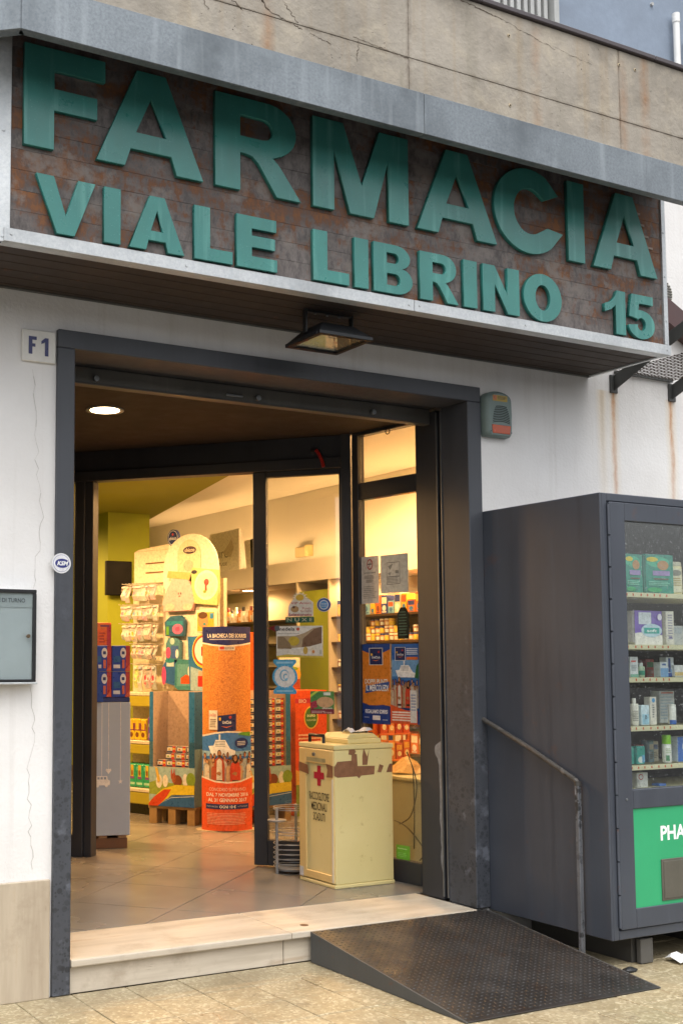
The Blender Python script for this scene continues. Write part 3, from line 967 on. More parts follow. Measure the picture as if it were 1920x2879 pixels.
q = Bm(); q.box(X0+FW+.002, X1-FWR-.002, .30, .34, 2.845, 2.924); q.box(X0+FW+.002, X1-FWR-.002, .296, .36, 2.838, 2.845)
q.build('shutter_bottom_bar', m_paint('shutter_bar_paint', '4b4a47', '5c5a56', 0, .3), por, .003)
for x in (.32, 1.25, 2.0):
    q = Bm(); q.cyl((x, .275, 2.868), (x, .297, 2.868), .014, seg=12); q.build('bar_bolt', STEEL, por)
q = Bm(); q.box(1.06, 1.16, .288, .2955, 2.862, 2.874); q.build('latch', STEEL, por, .002)

# ================================================================ threshold step
stp = root('threshold_step', 'cream travertine threshold step across the doorway', 'step', (1.2, .2, 0))
for x0, x1 in ((FW+.003, 1.24), (1.242, X1-FWR-.004)):
    q = Bm(); q.box(x0, x1, -.030, .494, ZF-.033, ZF); q.build('tread_slab', TRAV, stp, .006, 2)
for x0, x1 in ((FW+.003, 1.205), (1.209, X1-FWR-.004)):
    q = Bm(); q.box(x0, x1, -.004, .02, .001, ZF-.0335); q.build('riser_slab', TRAV, stp, .003)
q = Bm(); q.cyl((1.385, .085, ZF-.002), (1.385, .085, ZF+.0012), .022, seg=20); q.build('floor_bolt_socket', mat('rusty_brass', '5c3d2b', .5, .4), stp)

# ================================================================ wheelchair ramp
rmp = root('access_ramp', 'dark steel chequer-plate wheelchair ramp against the step', 'ramp', (1.9, -.6, 0))
RX0, RX1, RL = 1.352, 2.462, 1.18
def rz(y): return ZF-.004-(ZF-.012)*(-y-.035)/(RL-.035)
q = Bm(); q.prism([(-.035, ZF-.018), (-.035, ZF-.004), (-RL, rz(-RL)), (-RL, .001)], RX0, RX1, 'x'); q.build('deck_plate', RAMP, rmp, .002)
for xx in (RX0-.008, RX1):
    q = Bm(); q.prism([(-.034, .002), (-.034, ZF-.0035), (-RL-.002, rz(-RL)+.0005), (-RL-.002, .002)], xx, xx+.008, 'x'); q.build('side_plate', m_paint('ramp_side_steel', '3c3e3f', '4a4b4b', 0, .6), rmp, .0015)
b = Bm()
NX, NY = 38, 40
for i in range(NX):
    for j in range(NY):
        cx = RX0+.018+(RX1-RX0-.036)*i/(NX-1); cy = -.055-(RL-.085)*j/(NY-1)
        a, w_ = (.0115, .0042) if (i+j) % 2 else (.0042, .0115)
        z = rz(cy)
        sl = (rz(cy-.01)-rz(cy+.01))/-.02
        vs = [(cx-a, cy, z+.0003), (cx, cy-w_, z-sl*w_+.0003), (cx+a, cy, z+.0003), (cx, cy+w_, z+sl*w_+.0003), (cx, cy, z+.0034)]
        b.add(vs, [(0, 1, 4), (1, 2, 4), (2, 3, 4), (3, 0, 4)])
tag(b.build('tread_studs', RAMP, rmp), kind='stuff')

# ================================================================ handrail
hr = root('handrail', 'thin worn steel handrail sloping down beside the ramp', 'handrail', (2.475, -.4, .05))
q = Bm()
q.tube([(2.482, .02, 1.175), (2.482, -.02, 1.16), (2.482, -.36, 1.03), (2.482, -.675, .893), (2.482, -.70, .876)], .0135, 10)
q.build('rail', m_paint('rail_bare_paint', '383633', '4a4744', .6, .4), hr)
q = Bm(); q.box(2.470, 2.494, -.712, -.688, .02, .868); q.build('post', m_paint('peeling_rail_post', '45474a', '63656a', .95, .5), hr, .003)
q = Bm(); q.cyl((2.482, -.70, .862), (2.482, -.70, .884), .016, seg=12); q.build('elbow', m_paint('rail_bare_paint2', '343230', '44423f', 0, .5), hr)

# ================================================================ vending machine
VX0, VX1, VY, VZ0, VZ1 = 2.509, 3.62, -.868, .141, 2.302
vm = root('vending_machine', 'blue-grey steel pharmacy vending cabinet with glass front and green panel', 'vending machine', (3.06, -.45, 0))
b = Bm()
b.box(VX0, VX0+.012, VY, -.001, VZ0, VZ1); b.box(VX1-.012, VX1, VY, -.03, VZ0, VZ1); b.box(VX0+.0122, VX1-.0122, VY+.02, -.03, VZ1-.02, VZ1-.002)
b.box(VX0+.0122, VX1-.0122, -.05, -.0302, VZ0+.002, VZ1-.0202); b.box(VX0+.0122, VX1-.0122, VY+.02, -.0502, VZ0+.002, VZ0+.03)
b.build('cabinet', VEND, vm, .004)
b = Bm(); b.box(VX0+.0122, VX0+.048, VY, VY+.03, VZ0, VZ1); b.box(VX1-.048, VX1-.0122, VY, VY+.03, VZ0, VZ1); b.box(VX0+.0482, VX1-.0482, VY, VY+.03, VZ1-.040, VZ1); b.box(VX0+.0482, VX1-.0482, VY, VY+.03, VZ0, VZ0+.046)
b.build('front_surround', VEND, vm, .004)
DX0, DX1, DZ0, DZ1 = 2.562, 3.568, .190, 2.258
GX0, GX1, GZ0, GZ1 = 2.664, 3.47, .850, 2.168
b = Bm()
b.box(DX0, GX0, VY-.012, VY+.028, DZ0, DZ1); b.box(GX1, DX1, VY-.012, VY+.028, DZ0, DZ1)
b.box(GX0, GX1, VY-.0119, VY+.028, GZ1, DZ1); b.box(GX0, GX1, VY-.0119, VY+.028, .757, GZ0); b.box(GX0, GX1, VY-.0119, VY+.028, DZ0, .283)
door = b.build('door', VEND, vm, .003)
b = Bm(); b.box(GX0-.002, GX1+.002, VY+.002, VY+.008, GZ0-.002, GZ1+.002); b.build('glass', WETGLASS, door)
GREEN = mat('green_panel', (.028, .34, .145), .5, var=.05, scale=3)
b = Bm(); b.box(GX0-.001, GX1+.001, VY-.004, VY+.004, .283, .757); gp = b.build('green_panel', GREEN, door)
pr = Pr(lambda u, v, h: (u, VY-.004-h, v))
pr.text('PHARMA', 2.853, .592, 3.22, .664, 'f2f4f3', .03); pr.build('lettering', gp)
b = Bm(); b.box(2.848, 3.30, VY-.010, VY-.0045, .302, .502); b.box(2.86, 3.29, VY-.013, VY-.0102, .312, .492); b.build('dispenser_flap', mat('grey_flap', '57544b', .45), gp, .002)
b = Bm(); b.cyl((2.618, VY-.016, .806), (2.618, VY-.012, .806), .006, seg=10); b.build('lock', STEEL, door)
for i in range(13):
    z0 = DZ0+.01+i*.158
    b = Bm(); b.cyl((DX0-.006, VY-.008, z0), (DX0-.006, VY-.008, z0+.150), .0065, seg=8); b.build('hinge_knuckle', m_paint('hinge_steel', '3c4048', '4b505a', 0, .5) if i == 0 else bpy.data.materials['hinge_steel'], door)
b = Bm()
b.box(VX0+.05, VX1-.05, -.45, -.44, .83, 2.24); b.build('back_board', mat('dark_cabinet_lining', '1b1a18', .8), vm)
for xs0 in (2.72, 3.35):
    b = Bm(); b.box(xs0, xs0+.08, -.79, -.10, .0, VZ0-.001); b.build('skid', mat('raw_skid_metal', '45433f', .6, .3), vm, .003)
b = Bm(); b.box(2.74, 2.825, -.83, -.80, .001, .12); b.box(2.815, 2.822, -.832, -.60, .001, .12); b.build('front_foot', m_paint('foot_rust', '4a4946', '595753', 0, .8), vm, .003)
SHZ = (1.817, 1.557, 1.394, 1.154, .963)
PALE = mat('cream_shelf_strip', 'cfcaa9', .5, var=.06)
for z in SHZ:
    b = Bm(); b.box(GX0-.04, GX1+.03, -.845, -.46, z-.026, z-.018); b.box(GX0-.04, GX1+.03, -.852, -.8452, z-.024, z-.001)
    sh = b.build('shelf', PALE, vm)
    pr = Pr(lambda u, v, h: (u, -.852-h, v))
    for i in range(7):
        x = GX0+.02+i*.048+random.uniform(-.008, .008)
        pr.rect(x, z-.018, x+.009, z-.006, 'c0502e', False)
    tag(pr.build('price_tags', sh), kind='stuff')
LAMPSTRIP = glow('vending_tube_glow', 'fff0c8', 2.2)
b = Bm(); b.box(GX1-.02, GX1-.004, -.80, -.78, .9, 2.12); b.build('lit_tube', LAMPSTRIP, vm)

def carton(name, label, cat, x, y, z, w, d, h, prints, base, group=None, yaw=0.0, bev=.002):
    """printed carton standing on a shelf: body and a printed front"""
    f = Fr((x, y, 0), yaw)
    rt = root(name, label, cat, (x, y, z), group)
    b = Bm(f); b.box(-w/2, w/2, 0, d, z, z+h); b.build('body', ink(base), rt, bev)
    if prints:
        pr = Pr(lambda u, v, hh: f((-w/2+u*w, -hh, z+v*h)))
        for p in prints:
            k = p[0]
            if k == 'r': pr.rect(*p[1:])
            elif k == 'e': pr.ell(*p[1:])
            elif k == 't': pr.text(*p[1:])
            elif k == 'p': pr.poly(*p[1:])
            elif k == 'l': pr.lines(*p[1:])
        pr.build('print', rt)
    return rt
VG = 'goods in the vending cabinet'
def vx(px): return 2.737-.0095*ROWI+(px-455)*.000637
ROWI = 0
zz = SHZ[0]+.0
teal = [('r', .02, .02, .98, .98, '2f8f7d'), ('e', .45, .80, .40, .14, '49b08f'), ('e', .62, .72, .20, .12, 'b78a5b'), ('e', .25, .86, .2, .06, 'd8c23a'), ('r', .25, .46, .85, .58, '9a87b8'), ('r', .28, .36, .8, .39, '6c5a4a'), ('l', .1, .2, .9, .32, 3, '7cc7ae'), ('e', .3, .10, .25, .06, '3aa66a')]
carton('nappy_pack', 'teal nappy pack at the left on the top vending shelf', 'nappy pack', vx(560), -.80, zz, .135, .14, .20, teal, '2c8a7a', VG, .05, .012)
carton('nappy_pack', 'teal nappy pack beside the cream tin on the top vending shelf', 'nappy pack', vx(850), -.80, zz, .195, .14, .205, teal, '2c8a7a', VG, -.06, .012)
def canister(name, label, cat, x, y, z, r, h, col, cap, prints, caph=.15, group=None, neck=.0):
    rt = root(name, label, cat, (x, y, z), group)
    b = Bm()
    hb = h*(1-caph)
    b.lathe([(r*.94, z), (r, z+.004), (r, z+hb-.004), (r*.9, z+hb)], (x, y), 18); b.build('body', ink(col), rt)
    rc = r*(.96 if not neck else neck)
    b = Bm(); b.lathe([(rc, z+hb+.0005), (rc, z+h-.003), (rc*.92, z+h)], (x, y), 16); b.build('cap', ink(cap), rt)
    if prints:
        pr = Pr(lambda u, v, hh: (x+(r+hh)*math.sin((u-.5)*2.2-.35), y-(r+hh)*math.cos((u-.5)*2.2-.35), z+v*hb), .15)
        for p in prints:
            if p[0] == 'r': pr.rect(*p[1:])
            elif p[0] == 'l': pr.lines(*p[1:])
            elif p[0] == 'e': pr.ell(*p[1:])
        pr.build('print', rt)
    return rt
canister('milk_tin', 'cream tin on the top vending shelf right of teal packs', 'tin', 3.165, -.72, zz, .055, .175, 'd6cda2', 'c6c1ab', [('r', .05, .1, .95, .9, 'e2dcc0'), ('e', .5, .75, .3, .1, '8d8c80'), ('l', .2, .3, .8, .6, 4, 'b7a676')], .12, VG)
zz = SHZ[1]; ROWI = 1
carton('nappy_pack', 'purple and white nappy pack on the second vending shelf', 'nappy pack', vx(720), -.80, zz, .205, .13, .172, [('r', .0, .30, 1, 1, '7a62b4'), ('p', [(0, .0), (1, 0), (1, .28), (.55, .30), (.2, .36), (0, .34)], 'e6e3dc'), ('r', .14, .60, .60, .95, 'cfd6dd'), ('e', .60, .42, .38, .2, 'bfd6e2'), ('r', .32, .33, .88, .50, '3aa59a'), ('t', 'soft', .42, .37, .78, .46, 'e8f2f0', .02), ('e', .90, .82, .08, .10, 'e8e4f2')], 'd8d5d2', VG, .04, .014)
carton('tall_box', 'tall white box next to the purple pack in the vending cabinet', 'box', vx(950), -.81, zz, .058, .06, .172, [('l', .2, .15, .8, .92, 10, 'a29fae'), ('r', .3, .2, .7, .24, '7f74a5')], 'dcd8cc', VG)
carton('grey_carton', 'pale grey carton at the right of the second vending shelf', 'box', 3.13, -.78, zz, .09, .06, .10, [('r', .1, .6, .9, .9, 'a9b0b4')], 'b9bcbb', VG)
carton('small_box', 'small white box behind the purple pack in the vending cabinet', 'box', vx(515), -.74, zz, .055, .05, .165, [('r', .1, .5, .9, .72, 'c9a98f')], 'c9c2bd', VG)
zz = SHZ[2]; ROWI = 2
carton('medicine_box', 'white box with red print on the third vending shelf', 'box', vx(545), -.81, zz, 0.056, .05, .102, [('r', .12, .74, .7, .82, 'cf5a54'), ('r', 0, 0, 1, .15, '7fae9b'), ('l', .1, .3, .8, .6, 4, 'a9b2b6')], 'd9dde0', VG)
canister('small_bottle', 'small clear and green bottle on the third vending shelf', 'bottle', vx(648), -.79, zz, .021, .072, 'a9b9a0', 'c5cbc8', [('r', .1, .2, .9, .6, '3f8a72')], .25, VG, .6)
carton('medicine_box', 'short blue and white box on the third vending shelf', 'box', vx(900), -.80, zz, 0.056, .045, .075, [('r', 0, 0, 1, .6, '7ea6cf'), ('r', .2, .78, .7, .9, '4a6aa5')], 'd5dde2', VG)
carton('medicine_box', 'taller blue-lettered box on the third vending shelf', 'box', vx(1005), -.78, zz, 0.056, .045, .100, [('r', .25, .25, .55, .95, '39548f'), ('r', 0, 0, 1, .2, '324f96'), ('e', .7, .3, .25, .1, '8fb5d9')], 'd3d8de', VG)
carton('cream_jar_box', 'low white and gold box at the right of third vending shelf', 'box', 3.115, -.80, zz, .075, .05, .06, [('r', 0, .1, 1, .4, 'cdb57c')], 'd8dadb', VG)
zz = SHZ[3]; ROWI = 3
canister('lotion_bottle', 'white pump bottle at the left of the fourth vending shelf', 'bottle', vx(560), -.80, zz, .022, .135, 'dedbd0', 'e9e7df', [('l', .15, .2, .85, .7, 6, 'a8a69c')], .2, VG, .45)
carton('medicine_box', 'pale blue box on the fourth vending shelf', 'box', vx(668), -.81, zz, 0.057, .04, .100, [('r', .1, .05, .9, .55, '9cc5da'), ('t', 'n', .4, .3, .65, .5, '48525c', .02)], 'c9dde7', VG)
carton('slim_box', 'slim white box with blue drop on the fourth vending shelf', 'box', vx(760), -.81, zz, 0.045, .04, .140, [('e', .5, .88, .25, .08, '4f9ad0'), ('l', .3, .25, .6, .75, 6, '6d7176')], 'd9d4c9', VG)
canister('cream_tube', 'white tube standing on blue cap on the fourth vending shelf', 'tube', vx(985), -.80, zz, .020, .10, 'e2e2de', 'd6d6d2', [('r', 0, 0, 1, .24, '2f5fb0')], .1, VG)
carton('tall_carton', 'tall grey-blue carton at the right of fourth vending shelf', 'box', 3.13, -.70, zz, .11, .06, .165, [('l', .05, .1, .95, .95, 9, 'a7b7c4'), ('r', .1, .92, .9, .97, 'c1705a')], 'c3c9cc', VG)
zz = SHZ[4]; ROWI = 4
carton('medicine_box', 'teal box at the left of the fifth vending shelf', 'box', vx(540), -.80, zz, .03, .05, .085, [('r', .1, .1, .9, .9, '3f9a8f')], '57a89d', VG)
carton('medicine_box', 'teal and blue printed box on the fifth vending shelf', 'box', vx(610), -.815, zz, 0.055, .05, .088, [('r', 0, .45, 1, .95, '2f8f82'), ('e', .5, .25, .4, .18, 'cfd8d0'), ('r', .6, .1, .95, .5, '5f9ac0')], '3b9b95', VG)
canister('spray_can', 'white spray can with lime green cap on fifth vending shelf', 'spray can', vx(925), -.80, zz, .023, .138, 'e3e4e0', '86c81e', [('r', .2, .1, .55, .4, '4f8a63'), ('l', .2, .5, .8, .8, 3, 'b6c4a5')], .33, VG)
carton('medicine_box', 'blue and white carton at the right of fifth vending shelf', 'box', 3.12, -.80, zz, .08, .05, .125, [('r', 0, 0, .5, 1, '3f6fc0'), ('e', .7, .6, .3, .2, 'e1e5ea')], 'c9d6e6', VG)
b = Bm(); b.box(GX0-.04, GX1+.03, -.845, -.46, .838, .845); b.build('shelf', PALE, vm)
carton('medicine_box', 'white box with red ring at the bottom of vending cabinet', 'box', vx(645), -.80, .846, 0.077, .05, .073, [('e', .35, .72, .22, .2, 'c0453a'), ('e', .35, .72, .16, .14, 'd9d9d9'), ('p', [(0, 0), (.35, 0), (.15, .5), (0, .6)], 'bcbcba')], 'd8d9d8', VG)
carton('flat_packet', 'flat blue packet lying on the floor of vending cabinet', 'packet', vx(870), -.80, .846, .05, .05, .012, [], '4b78c8', VG)


# more goods standing behind the front rows
xr = random.Random(5)
for r_, n_ in ((0, 3), (1, 5), (2, 8), (3, 8), (4, 8)):
    ROWI = r_
    for i in range(n_):
        c_ = xr.choice((('d9d6cc', 'white'), ('8fb4cc', 'light blue'), ('5aa08f', 'teal'), ('c9a06a', 'tan'), ('b8505a', 'red'), ('d8c46a', 'yellow')))
        w_ = xr.uniform(.035, .06); x_ = vx(480)+i*(3.19-vx(480))/n_+.03
        carton('back_row_box', '%s box, %s from left in the back row of the %s vending shelf' % (c_[1], ORD[i], ORD[r_]), 'box', x_, -.60+xr.uniform(-.03, .03), SHZ[r_]-.017, w_, .05, xr.uniform(.06, .125 if r_ > 1 else .17), [('r', .1, .6, .9, .85, xr.choice(('3a5a9a', 'c0504a', 'e2ded2', '4a8a6a'))), ('l', .12, .15, .85, .5, 4, '8a8a88')], c_[0], 'boxes in the back rows of the vending cabinet')
# ================================================================ paper litter by the vending machine
b = Bm()
n = 9
vs = []
for i in range(n):
    for j in range(4):
        u = i/(n-1); v = j/3
        vs.append((2.90+u*.30+random.uniform(-.008, .008), -.93+v*.10+random.uniform(-.006, .006)-u*.02, .004+.035*abs(math.sin(u*9+v*3))*(.3+v*.6)+random.uniform(0, .008)))
fs = [(i*4+j, (i+1)*4+j, (i+1)*4+j+1, i*4+j+1) for i in range(n-1) for j in range(3)]
b.add(vs, fs)
litter = tag(b.build('paper_litter', WHITE), 'crumpled white paper scrap lying beside the vending cabinet foot', 'litter')
litter.modifiers.new('thick', 'SOLIDIFY').thickness = .0012
b = Bm(); b.lathe([(.028, .001), (.034, .010), (.022, .016), (.010, .022)], (2.585, -.90), 10, 1.3, .8)
tag(b.build('rubber_foot', BLACK), 'small black rubber foot lying at the ramp corner', 'rubber foot')

# ================================================================ things on the wall
pl = root('house_number', 'white house number plate reading F1 beside the portal', 'number plate', (-.09, -.01, 2.83))
b = Bm(); b.box(-.170, -.008, -.016, -.002, 2.834, 2.982); b.build('plate', mat('enamel_white', 'd2d0ca', .35, var=.08), pl, .004)
pr = Pr(lambda u, v, h: (u, -.016-h, v))
pr.rect(-.140, 2.868, -.122, 2.950, '2a2f63'); pr.rect(-.140, 2.934, -.102, 2.950, '2a2f63'); pr.rect(-.140, 2.902, -.108, 2.917, '2a2f63')
pr.rect(-.062, 2.864, -.045, 2.948, '2a2f63'); pr.poly([(-.062, 2.948), (-.080, 2.932), (-.080, 2.918), (-.062, 2.928)], '2a2f63')
pr.build('characters', pl)

st = root('round_sticker', 'round white sticker with navy oval on the left jamb', 'sticker', (.024, -.025, 1.87))
b = Bm(); b.cyl((.024, -.0249, 1.917), (.024, -.0265, 1.917), .046, seg=32); b.build('disc', mat('sticker_white', 'd7d7d9', .4, var=.03), st)
pr = Pr(lambda u, v, h: (.024+u, -.0265-h, 1.917+v))
pr.ell(.0, 0, .0395, .0395, '8a90b0', 28); pr.ell(0, 0, .0375, .0375, 'dcdce0', 28); pr.ell(.003, 0, .034, .021, '2b3278', 24); pr.text('KSM', -.021, -.010, .028, .010, 'eeeeee', .04, .25)
pr.build('print', st)

nb = root('notice_box', 'shallow dark-framed glazed notice box for pharmacy rota', 'notice box', (-.36, -.03, 1.38))
NX0, NX1, NZ0, NZ1 = -.62, -.104, 1.383, 1.791
b = Bm(); b.box(NX0, NX1, -.045, -.002, NZ0, NZ1); b.build('case', ALU, nb, .003)
b = Bm(); b.box(NX0, NX1, -.060, -.0455, NZ1-.016, NZ1); b.box(NX0, NX1, -.060, -.0455, NZ0, NZ0+.012); b.box(NX1-.016, NX1, -.060, -.0455, NZ0+.012, NZ1-.016); b.box(NX0, NX0+.016, -.060, -.0455, NZ0+.012, NZ1-.016)
b.build('door_frame', BLACK, nb, .002)
b = Bm(); b.box(NX0+.016, NX1-.016, -.0475, -.0457, NZ0+.012, NZ1-.016); b.build('back_sheet', mat('pale_notice_sheet', 'a7b2b8', .6, var=.06, scale=3), nb)
b = Bm(); b.box(NX0+.016, NX1-.016, -.050, -.0478, 1.712, NZ1-.016); hd = b.build('header_strip', mat('header_aluminium', 'a0abb0', .4, .2), nb)
pr = Pr(lambda u, v, h: (u, -.050-h, v)); pr.text('FARMACIE DI TURNO', -.372, 1.733, -.155, 1.752, '3f4b55', .015); pr.build('lettering', hd)
b = Bm(); b.box(NX0+.016, NX1-.016, -.0555, -.0525, NZ0+.012, NZ1-.016); b.build('pane', GLASS, nb)
b = Bm(); b.cyl((-.142, -.066, 1.585), (-.142, -.0556, 1.585), .0085, seg=16); b.cyl((-.142, -.068, 1.585), (-.142, -.066, 1.585), .004, seg=10); b.build('lock', mat('worn_brass', '8d7a62', .35, .8), nb)
b = Bm(); b.box(NX0-.01, NX1+.006, -.066, -.002, NZ0-.010, NZ0-.001); b.build('sill', ALU, nb, .002)

# alarm siren
sr = root('alarm_siren', 'grey-green alarm siren with louvres and orange beacon', 'alarm siren', (2.62, -.03, 2.72))
SX0, SX1, SZ0, SZ1 = 2.518, 2.712, 2.728, 2.985
SIR = mat('siren_grey_green', '6f7f7c', .5, var=.07)
cs = []
def sect(y, inset, top):
    # outline with a domed top, from the wall outwards
    a, c_ = SX0+inset, SX1-inset
    pts = [(a+.012, SZ0+inset*.3), (c_-.012, SZ0+inset*.3), (c_, SZ0+.02+inset*.3)]
    pts += [(c_+.004, (SZ0+SZ1)/2)]
    pts += [(a+(c_-a)*(1+math.cos(R(t)))/2, SZ1-.045-top+.045*math.sin(R(t))) for t in range(0, 181, 15)]
    pts += [(a-.004, (SZ0+SZ1)/2), (a, SZ0+.02+inset*.3)]
    return [(p[0], y, p[1]) for p in pts]
rings = [sect(-.001, 0, 0), sect(-.040, .002, 0), sect(-.056, .010, .006), sect(-.062, .022, .016)]
b = Bm(); n = len(rings[0])
b.smooth = True
allv = [p for r_ in rings for p in r_]
b.add(allv, [(i*n+j, i*n+(j+1) % n, (i+1)*n+(j+1) % n, (i+1)*n+j) for i in range(3) for j in range(n)])
b.smooth = False
b.add(rings[3], [tuple(range(n))])
b.build('housing', SIR, sr)
for i in range(10):
    z = 2.802+i*.0095
    hw = .062*math.sqrt(max(0.1, 1-((i-1.0)/10.5)**2))
    b = Bm(); xs_ = [2.622+hw*(k/6-1) for k in range(13)]
    prof = [(x, z+.010*(1-((x-2.622)/.062)**2)) for x in xs_]
    b.add([(x, -.0632, zz_-.0022) for x, zz_ in prof]+[(x, -.0640, zz_+.0022) for x, zz_ in prof], [(k, k+1, 13+k+1, 13+k) for k in range(12)])
    b.build('louvre', mat('siren_slot', '1f2a29', .7), sr)
b = Bm(); b.prism([(2.557, 2.742), (2.682, 2.742), (2.690, 2.790), (2.552, 2.790)], -.066, -.0622); b.build('beacon', mat('orange_lens', 'b5481a', .25, var=.1), sr, .004)
b = Bm(); b.box(2.562, 2.668, -.0634, -.0622, 2.925, 2.958); lb = b.build('warning_label', mat('yellow_label', 'a88f3c', .5), sr)
pr = Pr(lambda u, v, h: (u, -.0634-h, v)); pr.rect(2.564, 2.930, 2.590, 2.956, 'b0622f'); pr.lines(2.596, 2.934, 2.664, 2.954, 3, '6a5a30'); pr.build('print', lb)
b = Bm(); b.cyl((2.545, -.064, 2.752), (2.545, -.0622, 2.752), .003, seg=8); b.cyl((2.695, -.064, 2.752), (2.695, -.0622, 2.752), .003, seg=8); b.build('screw', BLACK, sr)

# floodlight under the sign
fl = root('floodlight', 'black square floodlight hanging under the sign soffit', 'floodlight', (1.25, -.36, 3.0))
b = Bm()
LZ = 3.002
c4 = [(1.108, -.520), (1.405, -.520), (1.405, -.222), (1.108, -.222)]
c4t = [(1.165, -.455), (1.345, -.455), (1.345, -.290), (1.165, -.290)]
b.add([(x, y, LZ+.018) for x, y in c4]+[(x, y, LZ+.078) for x, y in c4t], [(0, 1, 5, 4), (1, 2, 6, 5), (2, 3, 7, 6), (3, 0, 4, 7), (4, 5, 6, 7)])
b.build('housing', mat('black_cast_housing', '1d1f22', .45, .3), fl, .003)
b = Bm(); b.box(1.104, 1.409, -.524, -.498, LZ, LZ+.018); b.box(1.104, 1.409, -.244, -.218, LZ, LZ+.018); b.box(1.104, 1.13, -.4978, -.2442, LZ, LZ+.018); b.box(1.383, 1.409, -.4978, -.2442, LZ, LZ+.018); b.build('rim', mat('black_cast_rim', '191a1d', .4, .3), fl, .002)
b = Bm(); b.box(1.131, 1.382, -.497, -.245, LZ+.004, LZ+.008); b.build('lens', glass_mat('lamp_glass', (.95, .95, .93), ior=1.5), fl)
b = Bm(); b.add([(1.135, -.493, LZ+.012), (1.378, -.493, LZ+.012), (1.378, -.249, LZ+.012), (1.135, -.249, LZ+.012), (1.19, -.44, LZ+.07), (1.32, -.44, LZ+.07), (1.32, -.305, LZ+.07), (1.19, -.305, LZ+.07)], [(4, 5, 1, 0), (5, 6, 2, 1), (6, 7, 3, 2), (7, 4, 0, 3), (7, 6, 5, 4)]); b.build('reflector', mat('reflector_aluminium', 'c9c7be', .25, .85), fl)
b = Bm(); b.cyl((1.21, -.37, LZ+.045), (1.30, -.37, LZ+.045), .006, seg=8); b.build('bulb', mat('frosted_bulb', 'e6e2d6', .3), fl)
b = Bm(); b.box(1.118, 1.128, -.385, -.355, LZ+.04, 3.16); b.box(1.385, 1.395, -.385, -.355, LZ+.04, 3.16); b.box(1.1285, 1.3845, -.385, -.355, 3.146, 3.156); b.build('yoke', BLACK, fl, .002)
for x in (1.18, 1.25, 1.32):
    b = Bm(); b.cyl((x, -.37, 3.140), (x, -.37, 3.146), .006, seg=8); b.build('bolt', STEEL, fl)

# iron brackets carrying a mesh shelf, right of the sign
for i, x in enumerate((3.565, 4.068)):
    br = root('shelf_bracket', ['rusty iron wall bracket just right of the sign box', 'rusty iron wall bracket at the far right edge'][i], 'bracket', (x, -.02, 3.085), 'iron brackets for the mesh shelf')
    b = Bm(); b.box(x-.030, x+.030, -.012, -.001, 3.085, 3.195); b.cyl((x, -.016, 3.17), (x, -.0121, 3.17), .006, seg=8); b.build('wall_plate', IRON, br, .002)
    b = Bm(); b.prism([(-.0122, 3.10), (-.0122, 3.19), (-.34, 3.325), (-.62, 3.43), (-.62, 3.35), (-.30, 3.225)], x-.004, x+.004, 'x'); b.box(x-.0039, x+.035, -.60, -.0125, 3.196, 3.203) if False else None; b.build('arm', IRON, br, .001)
ms = root('mesh_shelf', 'rusty expanded-metal shelf resting on the iron brackets', 'mesh shelf', (3.82, -.3, 3.22))
b = Bm()
for k in range(17):
    x = 3.575+k*.030
    b.box(x, x+.0045, -.60, -.02, 3.212, 3.216)
for k in range(12):
    y = -.60+k*.05
    b.box(3.573, 4.07, y, y+.004, 3.2162, 3.219)
tag(b.build('mesh', mat('rusty_mesh', '3d2d22', .7, .3), ms), kind='stuff')
b = Bm(); b.box(3.572, 4.072, -.018, -.006, 3.205, 3.225); b.box(3.572, 4.072, -.612, -.602, 3.205, 3.225); b.build('edge_bar', IRON, ms, .001)
b = Bm(); b.cyl((4.02, -.004, 3.768), (4.02, -.0005, 3.768), .088, seg=28); vt = tag(b.build('air_vent', mat('vent_white', 'c9c6bd', .6)), 'round louvred air vent on the white wall past the sign', 'vent')
for k in range(9):
    z = 3.70+k*.0165; hw = math.sqrt(max(.0, .08**2-(z-3.768)**2))
    b = Bm(); b.box(4.02-hw, 4.02+hw, -.009, -.0042, z, z+.009); b.build('slat', mat('vent_slat', '55524a', .6), vt)
b = Bm(); b.prism([(3.99, 3.735), (4.70, 3.395), (4.70, 3.225), (3.99, 3.565)], -.055, -.002); b.prism([(3.99, 3.565), (4.70, 3.225), (4.70, 3.215), (3.99, 3.555)], -.075, -.002)
tag(b.build('awning_rail', mat('maroon_brown_steel', '4c3433', .5, var=.12), None, .003), 'sloping dark maroon steel rail behind the sign end', 'rail')
b = Bm(); b.box(3.60, 3.86, -.004, -.0005, 2.98, 3.0) if False else None

